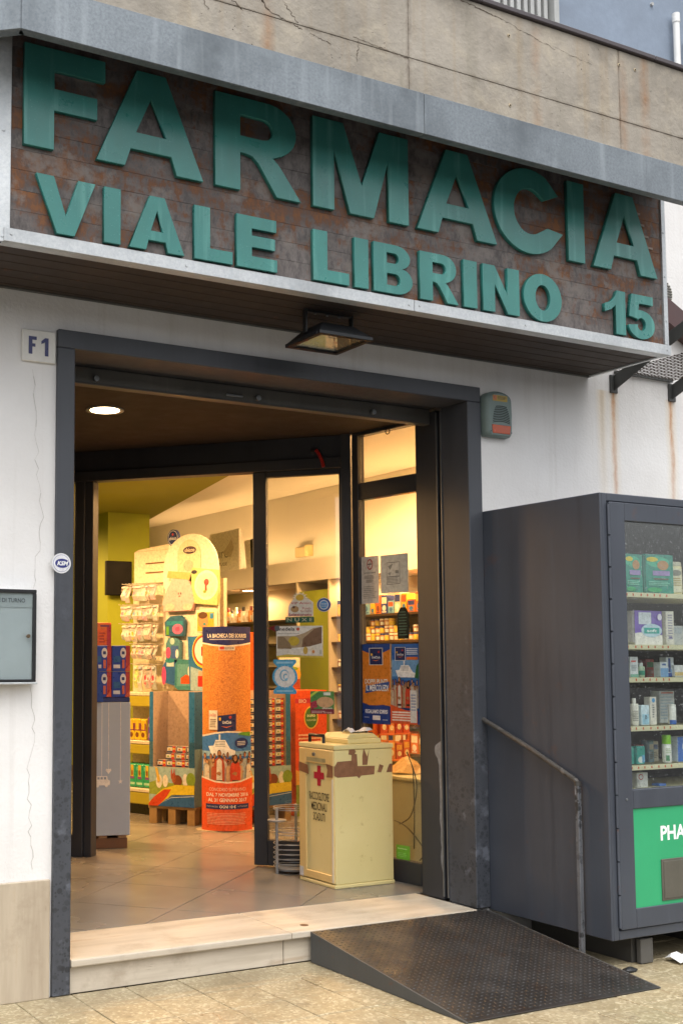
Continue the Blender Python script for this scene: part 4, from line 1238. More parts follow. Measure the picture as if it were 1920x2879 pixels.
# ================================================================ shop interior: floor, walls, ceilings
b = Bm(); b.box(-1.9, 4.95, .495, 9.7, ZF-.0118, ZF-.006)
flo = tag(b.build('shop_floor', GROUT), 'grey stoneware shop floor laid diagonally', 'floor', kind='structure')
def clip_half(pts, a, bb, c_):      # keep a*x + b*y >= c
    out = []
    for i in range(len(pts)):
        p, q_ = pts[i], pts[(i+1) % len(pts)]
        dp = a*p[0]+bb*p[1]-c_; dq = a*q_[0]+bb*q_[1]-c_
        if dp >= 0: out.append(p)
        if (dp >= 0) != (dq >= 0):
            t = dp/(dp-dq); out.append((p[0]+t*(q_[0]-p[0]), p[1]+t*(q_[1]-p[1])))
    return out
e1 = (.755, .656); e2 = (-.656, .755); T = .61
for i in range(0, 13):
    for j in range(-4, 9):
        u0 = .001+i*T; v0 = -.084+j*T
        g = .0026
        pts = [(u0+g, v0+g), (u0+T-g, v0+g), (u0+T-g, v0+T-g), (u0+g, v0+T-g)]
        pts = [(e1[0]*u+e2[0]*v, e1[1]*u+e2[1]*v) for u, v in pts]
        cx = sum(p[0] for p in pts)/4; cy = sum(p[1] for p in pts)/4
        if cx < -.2 or cx > 4.7 or cy > 7.2: continue
        pts = clip_half(pts, 0, 1, .4965)
        if len(pts) < 3: continue
        q = Bm(); q.prism(pts, ZF-.0058, ZF, 'z'); q.build('floor_tile', FLOOR, flo, .0008)
def wall(name, m, *boxes, label=None):
    q = Bm()
    for bx in boxes: q.box(*bx)
    o = q.build(name, m)
    return tag(o, label, 'wall' if 'wall' in name else 'ceiling', kind='structure')
wall('interior_wall_right', CREAMW, (4.90, 5.04, .46, 9.7, ZF, 3.44), label='warm white right-hand wall inside the shop')
wall('interior_wall_back', LIME, (-1.9, 4.895, 9.55, 9.7, ZF, 3.44), label='lime green back wall inside the shop')
wall('interior_wall_left', LIME, (-1.99, -1.9, .46, 9.7, ZF, 3.44), label='lime green left wall inside the shop')
wall('interior_wall_front', CREAMW, (2.62, 4.895, .445, .53, ZF, 3.44), (-1.9, -.02, .445, .53, ZF, 3.44), label='white inner face of the front wall')
wall('ceiling', CREAMW, (-1.9, 4.895, .535, 9.545, 3.27, 3.44), label='white shop ceiling')
q = Bm(); q.prism([(-1.85, 6.1), (1.30, 2.66), (1.95, 1.96), (2.62, 2.95), (3.337, 5.964), (3.60, 7.1), (3.60, 9.5), (-1.85, 9.5)], 2.95, 3.02, 'z')
tag(q.build('dropped_ceiling', MUST), 'mustard dropped ceiling over the shop aisle', 'ceiling', kind='structure')
q = Bm(); q.box(2.71, 3.16, 5.60, 6.05, ZF, 2.948)
tag(q.build('column', LIME), 'olive green square column behind the shelves', 'column')
# vestibule lining
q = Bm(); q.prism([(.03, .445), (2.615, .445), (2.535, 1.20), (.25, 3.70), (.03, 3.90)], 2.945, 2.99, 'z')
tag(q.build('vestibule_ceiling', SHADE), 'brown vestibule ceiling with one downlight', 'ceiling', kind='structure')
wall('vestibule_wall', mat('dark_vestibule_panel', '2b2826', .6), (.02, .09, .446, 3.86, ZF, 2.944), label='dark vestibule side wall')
# bulkhead along the right wall with the lit shelving below
bh = tag(Bm().box(4.40, 4.895, 1.2, 9.0, 2.262, 2.472).build('bulkhead', CREAMW), 'warm white bulkhead above the lit wall shelves', 'bulkhead', kind='structure')

WARM = (1.0, .56, .22)
DISC = glow('downlight_glow', 'ffe3b0', 9.0)
RIM = mat('downlight_rim', 'b9b2a6', .4)
def downlight(x, y, z, power, label, r=.075, group='round recessed downlights', spot=True, blend=.35):
    rt = root('downlight', label, 'downlight', (x, y, z), group)
    b = Bm(); b.lathe([(r*.86, z-.0035), (r*1.12, z-.0075), (r*1.12, z-.0005), (r*.86, z-.0005)], (x, y), 28)
    b.f = b.f[:-2]; b.mi = b.mi[:-2]; b.sm = b.sm[:-2]; b.build('rim', RIM, rt)
    b = Bm(); b.cyl((x, y, z-.006), (x, y, z-.0008), r*.85, seg=28); b.build('lens', DISC, rt)
    L = bpy.data.lights.new('downlight_lamp', 'SPOT'); L.energy = power*.40; L.color = WARM; L.spot_size = R(174); L.spot_blend = blend; L.shadow_soft_size = .07
    lo = bpy.data.objects.new('downlight_lamp', L); COL.objects.link(lo); put(lo, Vector((x, y, z-.02)), rt)
    return rt
downlight(.79, 1.26, 2.945, 17, 'round lit downlight in the brown vestibule ceiling', .10)
downlight(4.62, 4.25, 2.262, 45, 'round lit downlight under the bulkhead near the sliding leaf')
downlight(4.62, 6.15, 2.262, 55, 'round lit downlight under the bulkhead above bottles')
downlight(4.62, 3.0, 2.262, 60, 'added downlight under the bulkhead to brighten the product shelves')  # extra lamp, added to brighten the product shelves
for x, y, p, lb in ((.9, 4.4, 620, 'added unseen downlight over the entrance aisle'), (1.5, 3.1, 330, 'added unseen downlight just inside the sliding door'), (2.1, 3.35, 90, 'added unseen downlight above the orange totem'), (1.6, 6.6, 300, 'added unseen downlight over the rear aisle'), (2.2, 8.6, 230, 'added unseen downlight by the back wall')):  # lamps added out of view to brighten the aisles and displays
    downlight(x, y, 2.95, p, lb, .09)
for x, y, p, lb in ((3.0, 1.35, 170, 'added unseen downlight in the white ceiling over the cables'), (3.9, 1.25, 200, 'added unseen downlight in the white ceiling over the counter'), (3.7, 3.2, 420, 'added unseen downlight in the white ceiling over the full display')):  # more added lamps, kept hidden above the panes, to light the shop
    downlight(x, y, 3.27, p, lb, .09)

cv = root('added_strip', 'added unseen light strip along the top of the bulkhead', 'light strip', (4.7, 5, 2.473))  # hidden strip, added to brighten the upper wall
q = Bm(); q.box(4.66, 4.74, 1.4, 8.8, 2.4725, 2.492); q.build('tray', WHITE, cv)
q = Bm(); q.box(4.68, 4.72, 1.45, 8.75, 2.4925, 2.505); q.build('tube', glow('added_strip_glow', 'ffdca0', 2.0), cv)
L = bpy.data.lights.new('added_strip_lamp', 'AREA'); L.shape = 'RECTANGLE'; L.size = .05; L.size_y = 7.2; L.energy = 12; L.color = WARM
lo = bpy.data.objects.new('added_strip_lamp', L); COL.objects.link(lo); lo.rotation_euler = (math.pi, 0, 0); put(lo, Vector((4.70, 5.1, 2.512)), cv)

# ================================================================ glazed entrance
DPT = Vector((2.068, 1.715, 0)); DYAW = math.atan2(-.738, .675)
DF = Fr(DPT, DYAW)        # u along the door line towards the corner, v into the shop
ent = root('glazed_entrance', 'dark framed glazed shopfront set back in the vestibule', 'shopfront', (2.1, 1.7, ZF))
def dbar(name, u0, u1, z0, z1, v0=-.035, v1=.045, m=FRAME, par=ent, bev=.003):
    q = Bm(DF); q.box(u0, u1, v0, v1, z0, z1); return q.build(name, m, par, bev)
dbar('left_post', -1.215, -1.158, ZF+.001, 2.73, -.03, .06)
dbar('left_post', -1.29, -1.2155, ZF+.001, 2.73, -.05, .03)
dbar('left_pane', -2.5, -1.2905, .30, 2.73, -.004, .004, GLASS, bev=0)
dbar('left_rail', -2.5, -1.2905, ZF+.001, .299)
dbar('head', -2.5, .60, 2.731, 2.80, -.05, .05)
dbar('transom_panel', -2.5, .60, 2.8005, 2.944, -.03, .03)
dbar('transom_panel', -2.5, .72, 2.9905, 3.26, -.03, .03)
dbar('corner_post', .60, .665, ZF+.001, 2.944, -.05, .05)
slide = root('sliding_door', 'dark framed sliding glass door leaf covered with stickers', 'sliding door', DF((.3, 0, ZF)))
def sbar(*a, **k): return dbar(*a, par=slide, **k)
sbar('stile', 0, .090, ZF+.012, 2.728, v0=-.028, v1=.028)
sbar('stile', .583, .596, ZF+.012, 2.728, v0=-.028, v1=.028)
sbar('top_rail', .0905, .5825, 2.693, 2.728, v0=-.026, v1=.026)
sbar('bottom_rail', .0905, .5825, ZF+.012, .326, v0=-.026, v1=.026)
sbar('pane', .0905, .5825, .3265, 2.6925, v0=-.004, v1=.004, m=GLASS, bev=0)
# side window towards the right jamb
SF = Fr((2.52, 1.21, 0), math.atan2(-.61, .08))
sw = root('side_window', 'dark framed side window of the vestibule with two panes', 'window', (2.56, .9, ZF))
def wbar(name, u0, u1, z0, z1, v0=-.03, v1=.03, m=FRAME, bev=.003):
    q = Bm(SF); q.box(u0, u1, v0, v1, z0, z1); return q.build(name, m, sw, bev)
wbar('post', .012, .068, ZF+.001, 2.944); wbar('post', .575, .66, ZF+.001, 2.944, -.028, .03)
wbar('bottom_rail', .0685, .5745, ZF+.001, .283); wbar('transom', .0685, .5745, 2.507, 2.614); wbar('head', .0685, .5745, 2.922, 2.944)
wbar('lower_pane', .0685, .5745, .2835, 2.5065, -.004, .004, GLASS, 0); wbar('upper_pane', .0685, .5745, 2.6145, 2.9215, -.004, .004, GLASS, 0)
hk = SF((.36, -.045, 0))
q = Bm(); q.tube([Vector((hk.x, hk.y, 2.905))+.018*(SF.u*math.cos(t*.5236)+Vector((0, 0, 1))*math.sin(t*.5236)) for t in range(12)], .0035, 6, True); q.box(hk.x-.003, hk.x+.003, hk.y-.002, hk.y+.018, 2.918, 2.93)
tag(q.build('ring_hook', BLACK), 'small black ring hook on the head of side window', 'hook')
# red pull handle with its black lock on the transom
q = Bm(DF); q.box(.40, .45, -.055, -.0355, 2.84, 2.86); lock = q.build('transom_latch', BLACK, None, .004)
tag(lock, 'black latch with a red pull on the door transom', 'latch')
pts = [DF((.44+.05*math.sin(t/8*1.5), -.06, 2.83-.075*(t/8)+.02*math.cos(t/8*3))) for t in range(9)]
q = Bm(); q.tube(pts[::-1], .011, 8); q.build('red_pull', ink('a81f1c'), lock)

# --- stickers on the sliding leaf (outer face)
def sticker(label, u0, z0, u1, z1, draw, fr=DF, v=-.0062, outline=None, cat='sticker', col='e6e6e2', name='sticker'):
    c_ = fr(((u0+u1)/2, v, z0))
    rt = root(name, label, cat, c_)
    b = Bm(fr)
    out = outline or [(u0, z0), (u1, z0), (u1, z1), (u0, z1)]
    b.prism(out, v-.0008, v, 'y'); b.build('backing', ink(col), rt)
    pr = Pr(lambda u, w, h: fr((u0+u*(u1-u0), v-.0008-h, z0+w*(z1-z0))), step=.0003, h0=.0003)
    draw(pr)
    if pr.v: pr.build('print', rt)
    return rt
def U(x): return (Vector((x, 0))).x
def du(p): return (Vector((p[0], p[1], 0))-DPT).dot(DF.u)
a0, a1 = du((2.213, 1.556)), du((2.342, 1.416))
def d_nuxe(p): p.text('N U X E', .05, .2, .95, .82, 'c3c2a5', .01)
sticker('dark green strip sticker lettered NUXE on the glass leaf', a0, 1.730, a1, 1.766, d_nuxe, col='1f5a48')
a0, a1 = du((2.223, 1.545)), du((2.338, 1.42))
w_ = a1-a0
hs_out = [(a0, 1.770), (a1, 1.770), (a1+.002, 1.86), (a1-.03, 1.885), (a0+w_*.5, 1.895), (a0+.035, 1.88), (a0+.006, 1.84)]
def d_house(p):
    for k in range(12):
        t = k*30
        p.poly([(.48+.20*math.cos(R(t-13)), .78+.16*math.sin(R(t-13))), (.48+.33*math.cos(R(t)), .78+.26*math.sin(R(t))), (.48+.20*math.cos(R(t+13)), .78+.16*math.sin(R(t+13)))], 'e8e6da', False)
    p.ell(.48, .78, .22, .17, 'e2ddc8'); p.ell(.48, .78, .16, .13, 'd9b63a')
    p.text('VIP Amici', .12, .50, .92, .60, 'b3473d', .01); p.ell(.28, .30, .16, .13, 'b79667'); p.ell(.24, .38, .05, .05, '5b3a2e')
    p.text('Punto', .58, .28, .92, .38, 'a8463d', 0); p.text('famiglia', .50, .17, .95, .26, 'a8463d', 0); p.text('Selezionato', .03, .02, .95, .13, 'a8302c', .015)
sticker('white house-shaped sticker with a yellow sun on the glass leaf', a0, 1.770, a1, 1.928, d_house, outline=hs_out, col='e0ded6')
a0, a1 = du((2.355, 1.402)), du((2.418, 1.332))
cc = (a0+a1)/2; rr_ = (a1-a0)/2
def d_blue(p):
    p.ell(.5, .5, .47, .47, '39569a', 26); p.ell(.5, .5, .34, .34, 'd5dde4', 24); p.ell(.5, .5, .27, .27, '4f8fd0', 24)
    for k in range(3): p.rect(.28, .38+k*.1, .72, .41+k*.1, 'd5e3ee', False)
sticker('round blue and white emblem sticker on the glass leaf', a0, 1.797, a1, 1.889, d_blue, outline=[(cc+rr_*math.cos(R(t)), 1.843+.046*math.sin(R(t))) for t in range(0, 360, 14)], col='dfe0e2')
a0, a1 = du((2.171, 1.603)), du((2.380, 1.374))
def d_med(p):
    p.text('medela', .03, .85, .40, .965, '2c2c2e', .02); p.ell(.47, .90, .035, .05, 'd0604a'); p.text('Sempre vicini alle mamme', .03, .735, .5, .785, '4a4a4a', 0)
    p.poly([(.02, .26), (.98, .38), (.98, .97), (.80, .93), (.62, .78), (.40, .68), (.02, .68)], 'b3a184')
    p.ell(.38, .52, .12, .15, 'c9b23e'); p.poly([(.55, .32), (.98, .40), (.98, .96), (.82, .90), (.66, .70), (.58, .6)], '7d6048'); p.poly([(.03, .30), (.33, .27), (.30, .45), (.16, .66), (.03, .66)], '8d7a5e')
    p.poly([(0, 0), (1, 0), (1, .46), (.75, .36), (.45, .25), (0, .28)], 'dcdad2'); p.poly([(0, 0), (1, 0), (1, .05), (.6, .06), (.25, .10), (0, .05)], 'c8b64c')
    p.ell(.63, .22, .05, .12, 'c9ab52'); p.ell(.78, .20, .05, .10, 'd6d0c0'); p.ell(.80, .18, .03, .05, 'd08a4a'); p.ell(.95, .17, .02, .07, 'b9b8a8')
sticker('wide white photo poster with brown shoulder picture on the glass leaf', a0, 1.503, a1, 1.708, d_med, cat='poster', name='poster')
a0, a1 = du((2.155, 1.62)), du((2.261, 1.504)); w_ = a1-a0
def d_ear(p):
    p.ell(.5, .5, .44, .31, 'e4e7ea', 26)
    for k in range(20):
        t = R(k*18); p.ell(.5+.46*math.cos(t), .5+.33*math.sin(t), .025, .018, '8fc3e3', 8, False)
    p.k += p.step
    p.ell(.48, .54, .20, .17, '7db9de', 22); p.ell(.50, .53, .165, .14, 'e4e7ea', 22); p.ell(.53, .50, .10, .09, '7db9de', 18); p.ell(.55, .49, .07, .065, 'e4e7ea', 16); p.poly([(.50, .38), (.60, .38), (.62, .47), (.54, .45)], '7db9de')
    p.rect(.14, .88, .86, .94, '9ad0ee'); p.rect(.14, .06, .86, .11, '9ad0ee')
ear_out = [(a0+.004, 1.267), (a1-.004, 1.267), (a1, 1.285), (a0+w_*.82, 1.316)] + [(a0+w_*.5+w_*.54*math.cos(R(t)), 1.3785+.075*math.sin(R(t))) for t in range(-48, 49, 12)] + [(a0+w_*.82, 1.441), (a1, 1.472), (a1-.004, 1.49), (a0+.004, 1.49), (a0, 1.472), (a0+w_*.18, 1.441)] + [(a0+w_*.5+w_*.54*math.cos(R(t)), 1.3785+.075*math.sin(R(t))) for t in range(132, 229, 12)] + [(a0+w_*.18, 1.316), (a0, 1.285)]
sticker('sky blue sticker with a white ear symbol on the glass leaf', a0, 1.267, a1, 1.490, d_ear, outline=ear_out, col='4fa9dc')
a0, a1 = du((2.323, 1.437)), du((2.428, 1.321))
def d_red(p):
    p.poly([(0, .18), (1, .22), (1, 1), (0, 1)], '4f8a46'); p.poly([(0, .72), (.36, 1), (.22, 1), (0, .84)], 'b8cf4a'); p.poly([(.0, .2), (.3, .3), (.25, .6), (0, .5)], 'a33448'); p.ell(.62, .52, .36, .24, 'c9a276'); p.rect(0, 0, 1, .22, '7d2530'); p.text('gluten', .48, .20, .92, .30, 'e8e0d6', .02); p.rect(.55, .82, .85, .95, 'd8e2d6'); p.lines(.06, .03, .6, .15, 2, 'c9a6a6'); p.text('free', .55, .03, .9, .13, 'd9b9b9', 0)
sticker('small green and dark red square sticker low on the glass leaf', a0, 1.140, a1, 1.286, d_red)
a0 = du((2.133, 1.644))
def d_arrow(p): p.poly([(.0, .5), (.62, .98), (.62, .02)], '7a1f1e'); p.ell(.78, .5, .22, .42, '5b6066')
sticker('small dark red arrow sticker at the edge of the glass leaf', a0-.0, 1.672, a0+.078, 1.716, d_arrow, col='6b4a48', outline=[(a0, 1.694), (a0+.05, 1.716), (a0+.075, 1.71), (a0+.078, 1.68), (a0+.05, 1.672)])

# --- papers and posters on the side window
def su(p): return (Vector((p[0], p[1], 0))-Vector((2.52, 1.21, 0))).dot(SF.u)
def wst(*a, **k): return sticker(*a, fr=SF, v=-.0058, **k)
def d_nosmoke(p):
    p.ell(.5, .83, .17, .115, 'b8453c', 24); p.ell(.5, .83, .13, .088, 'dcd6cf', 22); p.poly([(.40, .755), (.42, .745), (.61, .905), (.585, .915)], 'b8453c'); p.rect(.38, .825, .62, .845, '3a3a3a')
    p.text('VIETATO FUMARE', .16, .635, .84, .665, '6a6a6a', .01); p.lines(.18, .52, .82, .60, 3, '9a948c'); p.lines(.28, .44, .72, .51, 3, '8e8880'); p.lines(.12, .10, .88, .38, 7, 'a49e95', .3, .35)
wst('white no-smoking notice taped to the side window', .055+.012, 1.841, su((2.549, .988)), 2.140, d_nosmoke, cat='notice', name='paper_notice', col='d9d3cb')
def d_form(p):
    p.rect(.22, .22, .70, .80, '4a4c4e'); p.rect(.232, .233, .688, .787, 'ccd0cf'); p.poly([(.27, .70), (.45, .76), (.36, .60), (.30, .66)], '8d9494'); p.poly([(.26, .52), (.40, .55), (.34, .45)], '9aa0a0'); p.rect(.54, .50, .66, .58, '8a9090'); p.lines(.25, .25, .66, .40, 4, '7d8383', .35); p.rect(.23, .41, .69, .43, '6f7575')
wst('pale grey paper form taped beside the no-smoking notice', su((2.552, .969)), 1.900, su((2.582, .734)), 2.137, d_form, cat='notice', name='paper_notice', col='c9cecc')
x0, x1 = su((2.570, .83)), su((2.582, .735)); xm = (x0+x1)/2
bo = [(x0, 1.614), (x1, 1.614), (x1+.004, 1.70), (x1+.002, 1.765), (xm+.022, 1.806), (xm-.022, 1.806), (x0-.002, 1.765), (x0-.004, 1.70)]
def d_bott(p): p.lines(.12, .08, .88, .9, 9, '53756a', .35, .3)
wst('dark green bottle-shaped opening-hours sticker on the side window', x0, 1.614, x1, 1.806, d_bott, outline=bo, col='17231f')
ORANGE_CORK = 'd9822e'
def logo(p, u0, v0, u1, v1):
    W = u1-u0; H = v1-v0
    p.rect(u0, v0, u1, v1, 'e8e6e0'); p.rect(u0+W*.04, v0+H*.03, u1-W*.04, v1-H*.03, '1d2a5e'); p.rect(u0+W*.12, v0+H*.55, u0+W*.26, v0+H*.68, 'e3b73a'); p.text('UniClub', u0+W*.20, v0+H*.38, u0+W*.82, v0+H*.52, 'eef0f2', .02)
    p.poly([(u0+W*.2, v0+H*.30), (u0+W*.5, v0+H*.23), (u0+W*.82, v0+H*.32), (u0+W*.5, v0+H*.27)], 'e07a2c'); p.ell(u0+W*.72, v0+H*.76, W*.09, H*.07, 'b03a3a', 8)
def d_doppi(p):
    p.rect(0, 0, 1, 1, ORANGE_CORK); p.poly([(0, 1), (0, .92), (.25, .885), (.5, .87), (.75, .89), (1, .93), (1, 1)], '22468f')
    logo(p, .25, .735, .74, .95)
    p.text('DOPPI PUNTI', .09, .50, .90, .56, 'efe9e0', .02, .0); p.poly([(.10, .38), (.95, .45), (.97, .53), (.12, .47)], '28509a'); p.text('IL MERCOLEDI', .14, .41, .92, .49, 'efeee9', .02)
    p.poly([(0, 0), (1, 0), (1, .225), (.75, .24), (.5, .23), (.25, .23), (0, .26)], '1d3a83'); p.text('REGALIAMO SORRISI', .10, .13, .90, .18, 'e9ebee', .02); p.rect(.36, .05, .64, .105, 'd8d5d8'); p.lines(.06, .07, .26, .09, 1, 'a9b4d4'); p.lines(.72, .045, .93, .065, 1, 'a9b4d4')
wst('orange and blue DOPPI PUNTI poster on the side window', .055+.013, 1.088, su((2.561, .897)), 1.586, d_doppi, cat='poster', name='poster')
def d_cruise(p):
    p.rect(0, 0, 1, 1, '2f66b4'); p.rect(0, .55, 1, .80, '6f9fd0'); p.poly([(0, .55), (1, .55), (1, .60), (0, .59)], '3f78b4'); logo(p, .13, .79, .52, .96); p.lines(.56, .86, .98, .95, 4, 'd9e2ee', .5, .1); p.rect(.56, .80, .98, .835, 'd9743a')
    ship(p, .15, .58, .95, .79); p.poly([(.86, .58), (1, .56), (1, .76), (.93, .72)], '2f6a3a'); people(p, 0, .20, 1, .60, 7, 5)
    p.poly([(0, 0), (1, 0), (1, .17), (.6, .17), (.3, .20), (0, .24)], 'd6572c'); p.lines(.06, .03, .9, .16, 4, 'f0d9cc', .55, .15)
    p.rect(.74, .02, .98, .42, 'dcd9d6'); p.lines(.77, .16, .95, .38, 6, '9aa3bb', .5, .1)
wst('blue cruise poster with printed crowd on the side window', su((2.563, .884)), 1.098, su((2.5935, .658)), 1.583, d_cruise, cat='poster', name='poster')
def d_grn(p): p.text('ingresso', .1, .68, .8, .82, 'd9ecc4', .02); p.lines(.1, .15, .8, .5, 3, '8fcf6a', .4, .2)
wst('small bright green label low on the side window', su((2.565, .868)), .285, su((2.580, .756)), .368, d_grn, cat='label', name='window_label', col='6fb83a')

# ================================================================ medicine collection bin in the vestibule
bn = root('medicine_bin', 'tall cream metal bin for expired medicines with red cross', 'collection bin', (2.27, .99, ZF))
BX0, BX1, BY0, BY1, BZ = 2.066, 2.488, .800, 1.172, .985
b = Bm(); b.box(BX0+.004, BX1, BY0, BY1, ZF+.022, BZ-.030); b.build('body', CREAM, bn, .004)
b = Bm(); b.box(BX0-.006, BX1+.004, BY0-.006, BY1+.004, ZF, ZF+.0215); b.build('base', CREAM, bn, .004)
b = Bm(); b.box(BX0-.006, BX1+.004, BY0-.006, BY1+.004, BZ-.029, BZ); b.build('lid', CREAM, bn, .005, 2)
b = Bm(); b.box(BX0+.12, BX1-.06, BY0+.03, BY1-.05, BZ+.0005, BZ+.03); b.prism([(BX0+.12, BZ+.03), (BX1-.06, BZ+.03), (BX1-.10, BZ+.058), (BX0+.15, BZ+.058)], BY0+.05, BY1-.07, 'y'); b.build('hatch', CREAM, bn, .004)
# door on the left face, framed, with a sunk panel
xf = BX0-.008
b = Bm(); b.box(xf, BX0+.0035, BY0+.002, BY0+.030, ZF+.03, BZ-.033); b.box(xf, BX0+.0035, BY1-.075, BY1-.002, ZF+.03, BZ-.033); b.box(xf, BX0+.0035, BY0+.0302, BY1-.0752, BZ-.118, BZ-.033); b.box(xf, BX0+.0035, BY0+.0302, BY1-.0752, ZF+.03, ZF+.075)
dr = b.build('door', mat('cream_door_enamel', 'dcbf80', .4, var=.05, scale=4), bn, .003)
b = Bm(); b.cyl((xf-.010, BY1-.17, BZ-.065), (xf-.0005, BY1-.17, BZ-.065), .011, seg=14); b.build('lock', STEEL, dr)
b = Bm(); b.box(xf-.0012, xf, BY0+.004, BY0+.020, ZF+.035, BZ-.2); b.build('bare_edge', mat('worn_edge_white', 'd8d3c2', .4), dr)
b = Bm(); b.box(xf-.001, xf-.0001, BY1-.29, BY1-.09, BZ-.108, BZ-.085); b.build('grey_strip', ink('a39a72'), dr)
b = Bm(); b.box(xf-.0012, xf-.0002, BY1-.045, BY1-.004, ZF+.03, ZF+.085); b.build('barcode_label', ink('c9ccd2'), dr)
pr = Pr(lambda u, v, h: (BX0+.0035-h-.0005, BY1-u, v))       # u runs towards the viewer
cx = .205
pr.rect(cx-.019, .735, cx+.019, .853, 'b01f3a'); pr.rect(cx-.054, .775, cx+.054, .815, 'b01f3a')
for i, s_ in enumerate(('RACCOGLITORE', 'MEDICINALI', 'SCADUTI')):
    hw = (.105, .082, .062)[i]; z = .648-i*.060
    pr.text(s_, cx-hw, z, cx+hw, z+.048, '3a3428', .01)
pr.build('lettering', bn)
b = Bm()
b.tube([(BX0+.035, BY1-.21, BZ+.002), (BX0+.035, BY1-.21, BZ+.045), (BX0+.035, BY1-.06, BZ+.045), (BX0+.035, BY1-.06, BZ+.002)], .011, 6); b.build('handle', BLACK, bn)
TAPE = mat('brown_parcel_tape', '8a6248', .35, var=.22, scale=25)
def tape(pts, name='parcel_tape', k=.0012):
    b = Bm(); b.prism([(x, z) for x, z in pts], BY0-k, BY0-.0002, 'y'); return b.build(name, TAPE, bn)
tape([(BX0-.004, .8070), (BX0+.02, .7950), (BX0+.16, .7970), (BX0+.175, .7840), (BX0+.19, .8000), (BX0+.285, .8040), (BX0+.29, .8540), (BX0+.16, .8570), (BX0+.10, .8520), (BX0-.004, .8620)])
tape([(BX0-.002, .8540), (BX0+.13, .8470), (BX0+.165, .8420), (BX0+.16, .9270), (BX0+.125, .9320), (BX0+.12, .8900), (BX0+.02, .8870)], k=.0022)
tape([(BX0+.10, .9270), (BX0+.135, .9200), (BX0+.155, .9420), (BX0+.14, .9620), (BX0+.105, .9570)]); tape([(BX0+.20, .8620), (BX0+.235, .8620), (BX0+.25, .9520), (BX0+.235, .91), (BX0+.21, .9620), (BX0+.20, .9120)])
tape([(BX0+.31, .8170), (BX0+.335, .8120), (BX0+.355, .8520), (BX0+.325, .8620)]); tape([(BX0+.375, .8120), (BX1-.002, .8120), (BX1-.002, .8620), (BX0+.40, .8620), (BX0+.385, .8370)])
b = Bm(); b.prism([(BY1-.11, .7970), (BY1-.001, .8120), (BY1-.001, .8670), (BY1-.10, .8520)], xf-.0015, xf-.0003, 'x'); b.prism([(BY0+.002, .7970), (BY0+.07, .7920), (BY0+.06, .8370), (BY0+.075, .8720), (BY0+.002, .8620)], xf-.0015, xf-.0003, 'x'); b.build('parcel_tape', TAPE, bn)
# crumpled leaflet lying on the bin
b = Bm(); vs = []
for i in range(7):
    for j in range(5):
        u = i/6; v = j/4
        vs.append((BX0+.19+u*.16, BY0+.10+v*.10, BZ+.060+.02*math.sin(u*8+v*2)*math.sin(v*4)+.012*u+random.uniform(0, .012)))
b.add(vs, [(i*5+j, (i+1)*5+j, (i+1)*5+j+1, i*5+j+1) for i in range(6) for j in range(4)])
o = tag(b.build('leaflet', ink('d5d7dc')), 'crumpled white leaflet lying on top of the cream bin', 'leaflet'); o.modifiers.new('thick', 'SOLIDIFY').thickness = .002

# ================================================================ wire umbrella stand
um = root('umbrella_stand', 'grey wire umbrella stand in front of the sliding door', 'umbrella stand', (2.15, 1.47, ZF))
UC = (2.150, 1.455); UR = .115
legs = [(2.040, 1.405), (2.158, 1.30), (2.262, 1.53)]
WIRE = mat('grey_coated_wire', '9a9c9f', .4, .3)
for p in legs:
    b = Bm(); b.box(p[0]-.008, p[0]+.008, p[1]-.008, p[1]+.008, ZF, .56); b.build('leg', WIRE, um, .002)
cx = sum(p[0] for p in legs)/3; cy = sum(p[1] for p in legs)/3
rad = math.dist(legs[0], (cx, cy))
for z in (.195, .215, .245, .275, .305, .335, .395, .412, .548, .56):
    b = Bm(); b.tube([(cx+rad*math.cos(t*.2618), cy+rad*math.sin(t*.2618), z) for t in range(24)], .0028, 6, True); b.build('ring', WIRE, um)
b = Bm(); b.lathe([(rad*.8, .168), (rad*.95, .185), (rad*.93, .188), (rad*.75, .172)], (cx, cy), 24); b.build('drip_tray', WIRE, um)
b = Bm(); b.lathe([(.055, .475), (.062, .482), (.058, .486)], (2.052, 1.42), 20); b.build('clip_tray', WIRE, um)

# ================================================================ oval totem
TC = Vector((2.742, 3.295)); TA = Vector((.894, -.448)); TB = Vector((.448, .894)); RA, RB = .192, .125
tot = root('advertising_totem', 'orange oval cardboard totem with cork print and printed crowd', 'totem', (TC.x, TC.y, ZF))
def ov(t, k=0.0):      # t in degrees, 0 = facing the viewer, positive to the right
    t = (t+90) % 360-90
    s_ = t/90.0 if t <= 90 else (180-t)/90.0
    sg = 1 if t <= 90 else -1
    return TC + TA*((RA+k*.2)*s_) - TB*sg*((RB)*(1-s_*s_)+k)
b = Bm(); n = 40; TZ0, TZ1 = .162, 1.757
vs = [(*ov(360*i/n), TZ0) for i in range(n)] + [(*ov(360*i/n), TZ1-.0) for i in range(n)]
b.smooth = True; b.add(vs, [(i, (i+1) % n, n+(i+1) % n, n+i) for i in range(n)]); b.smooth = False; b.add(vs, [tuple(range(n, 2*n))])
b.build('shell', CORK, tot)
b = Bm(); vs = []
for z in (ZF+.0005, ZF+.008):
    vs += [(TC.x+TA.x*.245*math.sin(t)-TB.x*.145*math.cos(t), TC.y+TA.y*.245*math.sin(t)-TB.y*.145*math.cos(t), z) for t in [2*math.pi*i/n for i in range(n)]]
b.add(vs, [(i, (i+1) % n, n+(i+1) % n, n+i) for i in range(n)]+[tuple(range(n, 2*n))]); b.build('base_plate', ink('c9b79a'), tot)
def tf(u, v, h):
    p = ov((u-.5)*179.8, h); return (p.x, p.y, TZ0+v*(TZ1-TZ0))
pr = Pr(tf, .03, .0005, .0006)
ORG = 'e0582a'
